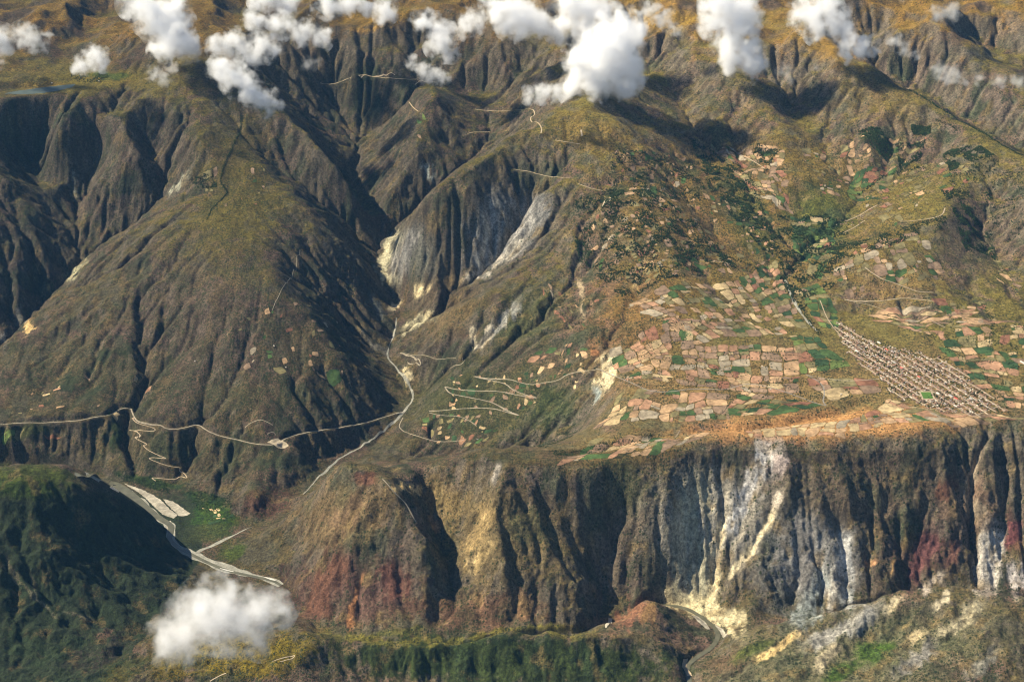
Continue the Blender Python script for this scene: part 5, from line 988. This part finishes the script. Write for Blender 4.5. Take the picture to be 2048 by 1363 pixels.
while tt < T_.max():
    s_in = [s for s in np.arange(S_.min(), S_.max(), 8.0) if in_poly(tw, np.array([(O + U * s + V_ * tt)[0]]), np.array([(O + U * s + V_ * tt)[1]]))[0]]
    if len(s_in) > 12:
        pl = [tuple(O + U * s + V_ * (tt + 3 * math.sin(s / 260 + k))) for s in np.arange(s_in[0], s_in[-1], 40.0)]
        if len(pl) > 2: ribbon('street', pl, 7.0, 2.2, M_lane, sm=0)
        for side in (-1, 1):
            s = s_in[0] + rnd.uniform(0, 8)
            while s < s_in[-1]:
                if rnd.random() < 0.86:
                    p = O + U * s + V_ * (tt + 3 * math.sin(s / 260 + k) + side * rnd.uniform(13.5, 20)); spots.append((p[0], p[1], ang + rnd.uniform(-.04, .04) + (math.pi if side < 0 else 0)))
                if rnd.random() < 0.35:
                    p = O + U * (s + rnd.uniform(-4, 4)) + V_ * (tt + side * rnd.uniform(25, 32)); spots.append((p[0], p[1], ang + math.pi / 2 + rnd.uniform(-.15, .15)))
                s += rnd.choice((13, 15, 17, 20, 24, 34))
    tt += STREET_GAP * rnd.uniform(0.9, 1.1); k += 1
for s in np.arange(S_.min() + 200, S_.max(), 190.0):
    ts = [t for t in np.arange(T_.min(), T_.max(), 8.0) if in_poly(tw, np.array([(O + U * s + V_ * t)[0]]), np.array([(O + U * s + V_ * t)[1]]))[0]]
    if len(ts) > 8: ribbon('street', [tuple(O + U * s + V_ * t) for t in np.arange(ts[0], ts[-1], 30.0)], 4.5, 2.4, M_lane, sm=0)
# scattered farmsteads and the upper hamlet: things of their own
FARMS = [((1524, 733), 'white', 'pale farmhouse among tan fields left of the green terraces'), ((1686, 723), 'pink', 'clay roofed farmhouse at the edge of the green terraced fields'), ((1682, 789), 'white', 'white farm shed beside the square green field near the ravine'), ((1541, 779), 'white', 'white roadside house where the asphalt road bends below the fields'), ((390, 723), 'metal', 'lone white house on the brown slope of the left mountain'), ((548, 692), 'white', 'small white house above the terraces on the right shoulder of the left mountain'), ((572, 735), 'metal', 'small pale house below the red brown terraces of the left mountain'), ((104, 167), 'white', 'small white cabin on the shore of the high mountain lake'), ((198, 163), 'white', 'white cabin on the grassy bench right of the high lake'), ((955, 879), 'metal', 'small house among the fields under the hairpin road'), ((1300, 474), 'metal', 'lone house among dark trees on the central slope'), ((555, 888), 'metal', 'roadside shed in the bare yard where the valley road turns')]
for (px, py), rk, lab in FARMS:
    kit = [q for q in KIT if q[7] == {'white': 'pale', 'pink': 'pink', 'metal': 'metal'}[rk]][2]; x, y = hitg(px, py); add_house(x, y, rnd.uniform(0, 3.1), kit, lab, cat='house', name='farmhouse')
ham = [(1700 + rnd.gauss(0, 13), 447 - 0 + rnd.gauss(0, 5)) for _ in range(14)] + [(1725 + rnd.gauss(0, 8), 437 + rnd.gauss(0, 5)) for _ in range(12)]
for px, py in ham: x, y = hitg(px, py); add_house(x, y, rnd.uniform(0, 3.1), rnd.choice(KIT), 'small house of the upper hamlet in the wooded green valley', 'houses of the upper hamlet')
BIG = [((1773, 700), (46, 16, 8), 'red', 'long red roofed hall at the upper edge of the town'), ((1758, 686), (44, 18, 7), 'pale', 'long cream roofed hall just above the red roofed hall'), ((1785, 704), (40, 16, 7), 'metal', 'pale blue grey roofed shed at the upper right edge of town'), ((1803, 737), (34, 18, 9), 'red', 'bright red roofed building in the middle of the town'), ((1838, 755), (36, 18, 9), 'red', 'orange red roofed building right of the town centre'), ((1912, 798), (44, 22, 9), 'red', 'large red roofed building at the lower right of the town'), ((1902, 793), (46, 22, 9), 'metal', 'large white roofed hall beside the lower red roofed building'), ((1876, 788), (40, 24, 8), 'pale', 'large pale roofed hall right of the green football pitch'), ((1714, 703), (40, 20, 7), 'pale', 'pale walled compound building on the left edge of town'), ((1789, 726), (36, 18, 8), 'metal', 'grey metal roofed hall above the town centre'), ((1942, 798), (40, 20, 7), 'metal', 'grey roofed warehouse near the right end of the streets'), ((1911, 813), (40, 16, 7), 'pale', 'low cream roofed building on the bare ground below the town'), ((2045, 726), (60, 18, 8), 'white', 'white walled building by the road at the right edge of the picture')]
for (px, py), (w_, d_, h_), rk, lab in BIG:
    rk2 = 'pale' if rk == 'white' else rk; x, y = hitg(px, py); add_house(x, y, ang + rnd.uniform(-.05, .05), (wall_mesh(w_, d_, h_, WM['cream']), roof_mesh(w_, d_, h_, RM[rk2]), door_mesh(d_)), lab, cat='building', name='town_hall' if h_ > 8 else 'warehouse')
inb = [(abs(project(x, y, float(ground(x, y)))[0] - 1853) < 17 and abs(project(x, y, float(ground(x, y)))[1] - 790) < 9) for x, y, a in spots]
spots = [s for s, b_ in zip(spots, inb) if not b_]
ex_, _ = seg_dist(tw + [tw[0]], np.array([s[0] for s in spots]), np.array([s[1] for s in spots])); keep_ = np.clip(0.25 + ex_ / 130 + 0.5 * fbm(np.array([s[0] for s in spots]), np.array([s[1] for s in spots]), 180, 2, 97), 0.08, 0.93)
spots = [s for s, k_ in zip(spots, keep_) if rnd.random() < k_]
spots.sort(key=lambda s: s[1]); log('houses %d' % len(spots))
RN = {'clay': 'clay brown', 'dull': 'dull brown', 'metal': 'grey metal', 'pale': 'pale cream', 'pink': 'pinkish red'}
for x, y, a in spots[:274]:
    kit = rnd.choice(KIT); qx, qy = project(x, y, float(ground(x, y))); big = 'wide' if kit[3] > 14 else 'deep' if kit[4] > 10 else 'small' if kit[3] < 11 else 'low'
    where = 'left of the green football pitch' if qx < 1838 else 'beside the green football pitch' if qx < 1880 else 'right of the green football pitch' if qx < 1925 else 'near the right end of the town streets'
    add_house(x, y, a, kit, '%s %s walled house with %s roof, %s' % (big, 'adobe' if kit[6] == 'adobe' else 'cream', RN[kit[7]], where), 'houses in the lower town')
V = []; F = []; MI = []; n = 0; mats = [WM['adobe'], WM['cream'], WM['white'], RM['clay'], RM['dull'], RM['metal'], RM['pale'], RM['pink']]; mk = ['adobe', 'cream', 'white']; rk_ = ['clay', 'dull', 'metal', 'pale', 'pink']
allV = []; polys = []; pm = []
for x, y, a in spots[274:]:
    kit = rnd.choice(KIT); w_, d_, h_ = kit[3:6]; ca, sa = math.cos(a), math.sin(a); zz = float(ground(x, y)) + 2.0
    for me_, mid in ((kit[0], mk.index(kit[6])), (kit[1], 3 + rk_.index(kit[7]))):
        b0 = len(allV)
        for v in me_.vertices: allV.append((x + v.co.x * ca - v.co.y * sa, y + v.co.x * sa + v.co.y * ca, zz + v.co.z))
        for p in me_.polygons: polys.append([b0 + i for i in p.vertices]); pm.append(mid)
hm = bpy.data.meshes.new('upper_town'); hm.from_pydata(allV, [], polys)
for m in mats: hm.materials.append(m)
hm.polygons.foreach_set('material_index', np.array(pm, np.int32)); hm.update()
obj('upper_town', hm, kind='stuff', label='rows of low adobe and clay roofed houses in the upper town', cat='houses')
# football pitch, plaza
pc = W([(1841, 784), (1861, 784), (1867, 797), (1847, 797)]); pm_ = poly_patch('football_pitch', pc, 3.0, earth_mat('pitch_grass', (0.075, 0.15, 0.03), 0.15, 20, 0.2), None, None, 10, edge=0.0)
pm_['label'] = 'green rectangular football pitch in the lower town'; pm_['category'] = 'football pitch'
o = poly_patch('pitch_border', W([(1837, 782), (1864, 782), (1871, 799.5), (1844, 799.5)]), 2.4, M_street, 'structure', terrain, 10, edge=0.0)
# road bridge over the tributary
bx, by = hitg(801, 826); b1 = np.array(hitg(790, 828)); b2 = np.array(hitg(812, 824)); ba = math.atan2(b2[1] - b1[1], b2[0] - b1[0])
M_conc = plain_mat('concrete', (0.42, 0.38, 0.31)); 
def box_mesh(name, parts, mat):
    bm = bmesh.new()
    for (x0, x1, y0, y1, z0, z1) in parts:
        r = bmesh.ops.create_cube(bm, size=1.0)
        for v in r['verts']: v.co = Vector(((x0 + x1) / 2 + v.co.x * (x1 - x0), (y0 + y1) / 2 + v.co.y * (y1 - y0), (z0 + z1) / 2 + v.co.z * (z1 - z0)))
    me = bpy.data.meshes.new(name); bm.to_mesh(me); bm.free(); me.materials.append(mat); return me
br = obj('bridge', None, loc=(bx, by, float(ground(bx, by)) + 9.0), label='small concrete road bridge crossing the pale stream bed of the tributary', cat='bridge'); br.rotation_euler = (0, 0, ba)
obj('deck', box_mesh('deck', [(-48, 48, -4, 4, -1.2, 0)], M_conc), parent=br)
for sgn in (-1, 1): obj('railing', box_mesh('railing', [(-48, 48, sgn * 3.9 - .15, sgn * 3.9 + .15, 0.002, 1.2)], M_conc), parent=br)
for px_ in (-46, 0, 46): obj('pier', box_mesh('pier', [(px_ - 1.5, px_ + 1.5, -3.5, 3.5, -14, -1.202)], M_conc), parent=br)
log('town done')
# ------------------------------------------------------------------ clouds: bodies of droplets drifting at the height of the summits
CLOUDS = [ # elevation, thickness of the cloud, puffs (px, py, radius) and what it looks like
 (1900, 1.0, [(268, 8, 30), (300, 22, 42), (335, 50, 46), (350, 78, 44), (378, 88, 32), (328, 102, 28), (350, 12, 28)], 'large billowing white cloud at top left above the dark shadowed hollow'),
 (1780, 0.5, [(52, 72, 28), (72, 86, 24), (95, 78, 14)], 'small white cloud right of the cloud cut by the left edge'), (1780, 0.6, [(2, 80, 28), (-18, 70, 26)], 'white cloud cut by the left edge of the picture'), (1700, 0.2, [(2, 126, 13)], 'thin wisp at the left edge above the lake bench'),
 (1620, 0.8, [(188, 116, 27), (166, 131, 22), (206, 128, 16), (152, 139, 10)], 'lone small white cloud above the high lake'), (1650, 0.4, [(306, 150, 17), (328, 156, 16), (342, 134, 13)], 'ragged small cloud strip below the large top left cloud'),
 (1700, 0.9, [(438, 97, 25), (478, 88, 30), (520, 100, 33), (546, 101, 22)], 'broad white cloud right of the large top left cloud'), (1620, 1.0, [(452, 142, 34), (480, 158, 36), (506, 184, 28), (528, 200, 30), (548, 208, 18)], 'puffy white cloud hanging over the crest of the left mountain'),
 (1850, 0.8, [(508, 40, 25), (555, 48, 30), (605, 64, 28), (640, 80, 22), (662, 68, 13)], 'long slanting white cloud under the top edge, left of centre'), (1950, 0.9, [(530, -2, 30), (580, 2, 28)], 'white cloud cut by the top edge above the long slanting cloud'),
 (1900, 0.8, [(655, 10, 30), (700, 4, 32), (732, 16, 18)], 'white cloud cut by the top edge beside a round little cloud'), (1850, 0.9, [(770, 20, 25), (764, 36, 16)], 'round little white cloud near the top edge'), (1600, 0.15, [(616, 130, 17), (636, 124, 12)], 'thin wisp over the dark valley left of centre'),
 (1720, 0.9, [(846, 40, 25), (878, 58, 28), (886, 84, 34), (902, 104, 20)], 'white cloud with a drooping tail above the middle ridge'), (1760, 0.7, [(946, 44, 28), (922, 56, 22), (964, 52, 16)], 'white cloud touching the drooping cloud on its right'), (1600, 0.6, [(824, 124, 14), (842, 142, 20), (868, 150, 22), (888, 156, 13)], 'small trailing cloud at the head of the middle ridge'),
 (1850, 1.0, [(990, 6, 30), (1010, 22, 36), (1042, 30, 40), (1072, 52, 34), (1022, 52, 30), (1050, 68, 20)], 'big white cloud at the top, left of the tallest cloud'), (1850, 1.0, [(1145, 12, 42), (1190, 16, 42), (1164, 56, 36), (1122, 62, 28)], 'white cloud at the top edge directly behind the tallest cloud'),
 (1590, 1.3, [(1236, 66, 48), (1264, 82, 38), (1192, 108, 48), (1232, 130, 52), (1158, 128, 40), (1254, 158, 36), (1196, 164, 44), (1150, 172, 34), (1192, 190, 24)], 'tallest billowing white cloud over the summit of the central mountain'), (1560, 0.7, [(1058, 190, 18), (1086, 184, 22), (1112, 190, 20)], 'low white cloud tail left of the tallest cloud'),
 (1850, 0.5, [(1298, 22, 22), (1330, 40, 22), (1352, 62, 13)], 'thin grey white cloud between the two tallest clouds'), (1720, 1.2, [(1446, 12, 42), (1484, 26, 42), (1428, 48, 30), (1462, 72, 42), (1492, 102, 38), (1512, 130, 32), (1466, 116, 30), (1530, 138, 18)], 'tall white cloud column right of centre'),
 (1800, 1.0, [(1616, 26, 38), (1656, 16, 38), (1672, 58, 30), (1638, 60, 28), (1690, 84, 28), (1732, 96, 26), (1690, 112, 18), (1754, 102, 13)], 'white cloud with a tail to the right above the golden ridge'), (1850, 0.3, [(1876, 32, 22), (1902, 24, 20)], 'thin white cloud puff near the top right corner'),
 (1700, 0.35, [(1786, 82, 18), (1810, 96, 16), (1834, 112, 11)], 'faint small cloud right of the tailed cloud'), (1500, 0.35, [(1878, 144, 20), (1904, 152, 20), (1924, 162, 12)], 'thin white cloud over the dark right hand valley'), (1480, 0.3, [(1960, 158, 13), (1998, 162, 16), (2034, 164, 16)], 'faint cloud streak at the right edge'), (1550, 0.15, [(1572, 148, 22), (1630, 134, 10)], 'faint wisp right of the tall cloud column'),
 (350, 0.6, [(372, 1262, 66), (432, 1238, 76), (486, 1232, 56), (540, 1222, 42), (336, 1286, 40), (410, 1186, 34), (520, 1284, 32), (455, 1178, 30), (575, 1215, 22)], 'bright ragged white cloud over the grassy foreground hill at bottom left'),
]
def cloud_mat(name, puffs, dens_):
    m = bpy.data.materials.new(name); m.use_nodes = True; nt = m.node_tree; nt.nodes.clear(); out = nd(nt, 'ShaderNodeOutputMaterial'); v = nd(nt, 'ShaderNodeVolumeScatter'); nt.links.new(v.outputs[0], out.inputs['Volume'])
    v.inputs['Color'].default_value = (0.997, 0.984, 0.935, 1); v.inputs['Anisotropy'].default_value = 0.0
    g = nd(nt, 'ShaderNodeNewGeometry').outputs['Position']; rm = sum(p[3] for p in puffs) / len(puffs)
    wn_ = nd(nt, 'ShaderNodeTexNoise'); wn_.inputs['Scale'].default_value = 1 / (rm * 1.1); wn_.inputs['Detail'].default_value = 3; nt.links.new(g, wn_.inputs['Vector'])
    w1 = nd(nt, 'ShaderNodeVectorMath', operation='SUBTRACT'); nt.links.new(wn_.outputs['Color'], w1.inputs[0]); w1.inputs[1].default_value = (.5, .5, .5)
    w2 = nd(nt, 'ShaderNodeVectorMath', operation='SCALE'); nt.links.new(w1.outputs[0], w2.inputs[0]); w2.inputs['Scale'].default_value = rm * 2.0
    w3 = nd(nt, 'ShaderNodeVectorMath', operation='ADD'); nt.links.new(g, w3.inputs[0]); nt.links.new(w2.outputs[0], w3.inputs[1]); gw = w3.outputs[0]
    f = None
    for x, y, z, r in puffs:
        d = nd(nt, 'ShaderNodeVectorMath', operation='DISTANCE'); nt.links.new(gw, d.inputs[0]); d.inputs[1].default_value = (x, y, z)
        q = nd(nt, 'ShaderNodeMath', operation='MULTIPLY_ADD'); nt.links.new(d.outputs['Value'], q.inputs[0]); q.inputs[1].default_value = -1.0 / r; q.inputs[2].default_value = 1.0
        f = q.outputs[0] if f is None else math_(nt, 'MAXIMUM', f, q.outputs[0])
    nz_ = noise(nt, 1 / (rm * 0.6), 5, 0.54, g)
    f0 = f; f = math_(nt, 'ADD', f, math_(nt, 'MULTIPLY', math_(nt, 'SUBTRACT', nz_, 0.5), 2.1))
    core = rng(nt, f, 0.30, 1.0, 0.0, dens_)
    shred = rng(nt, math_(nt, 'ADD', f0, math_(nt, 'MULTIPLY', math_(nt, 'SUBTRACT', noise(nt, 1 / (rm * 0.9), 5, 0.62, gw), 0.5), 2.7)), 0.25, 0.95, 0.0, dens_ * 0.22)
    nt.links.new(math_(nt, 'ADD', core, shred), v.inputs['Density'])
    return m
for zc, dn, puffs, lab in CLOUDS:
    W3 = []; mx = sum(p[0] for p in puffs) / len(puffs); my = sum(p[1] for p in puffs) / len(puffs); c0 = place(mx, my, zc); dep = c0[1] * cP + (CAM_H - c0[2]) * sP
    for px, py, r in puffs:
        dd = dep + rnd.uniform(-.5, .5) * r * dep / FOC; a = (px - CX) / FOC * dd; u_ = -(py - CY) / FOC * dd
        W3.append((a, dd * cP + u_ * sP, CAM_H - dd * sP + u_ * cP, r * 1.34 * dd / FOC))
    bm = bmesh.new()
    for x, y, z, r in W3:
        q = bmesh.ops.create_icosphere(bm, subdivisions=3, radius=r * 1.0)
        for v in q['verts']: v.co += Vector((x - c0[0], y - c0[1], z - c0[2]))
    me = bpy.data.meshes.new('cloud'); bm.to_mesh(me); bm.free()
    o = obj('cloud', me, loc=c0, label=lab, cat='cloud'); rs = o.modifiers.new('Remesh', 'REMESH'); rs.mode = 'VOXEL'; rs.voxel_size = max(12.0, 0.16 * min(p[3] for p in W3))
    me.materials.append(cloud_mat('cloud_droplets', W3, 0.015 * dn))
scene.cycles.volume_step_rate = 0.45; scene.cycles.volume_max_steps = 128; scene.cycles.volume_bounces = 16; scene.cycles.max_bounces = 18
log('clouds')
# ------------------------------------------------------------------ the blue air between the aircraft and the ground
hb = box_mesh('haze', [(-110000, 110000, -8000, 95000, -1500, 7400)], plain_mat('unused', (1, 1, 1))); hb.materials.clear()
hmt = bpy.data.materials.new('blue_air'); hmt.use_nodes = True; hn = hmt.node_tree; hn.nodes.clear(); ho = nd(hn, 'ShaderNodeOutputMaterial'); hv = nd(hn, 'ShaderNodeVolumePrincipled'); hn.links.new(hv.outputs[0], ho.inputs['Volume'])
hv.inputs['Color'].default_value = (0.20, 0.52, 1.0, 1); hv.inputs['Density'].default_value = 2.3e-6; hv.inputs['Anisotropy'].default_value = 0.0
hb.materials.append(hmt); obj('haze', hb, kind='stuff', label='thin blue air filling the valley', cat='haze')
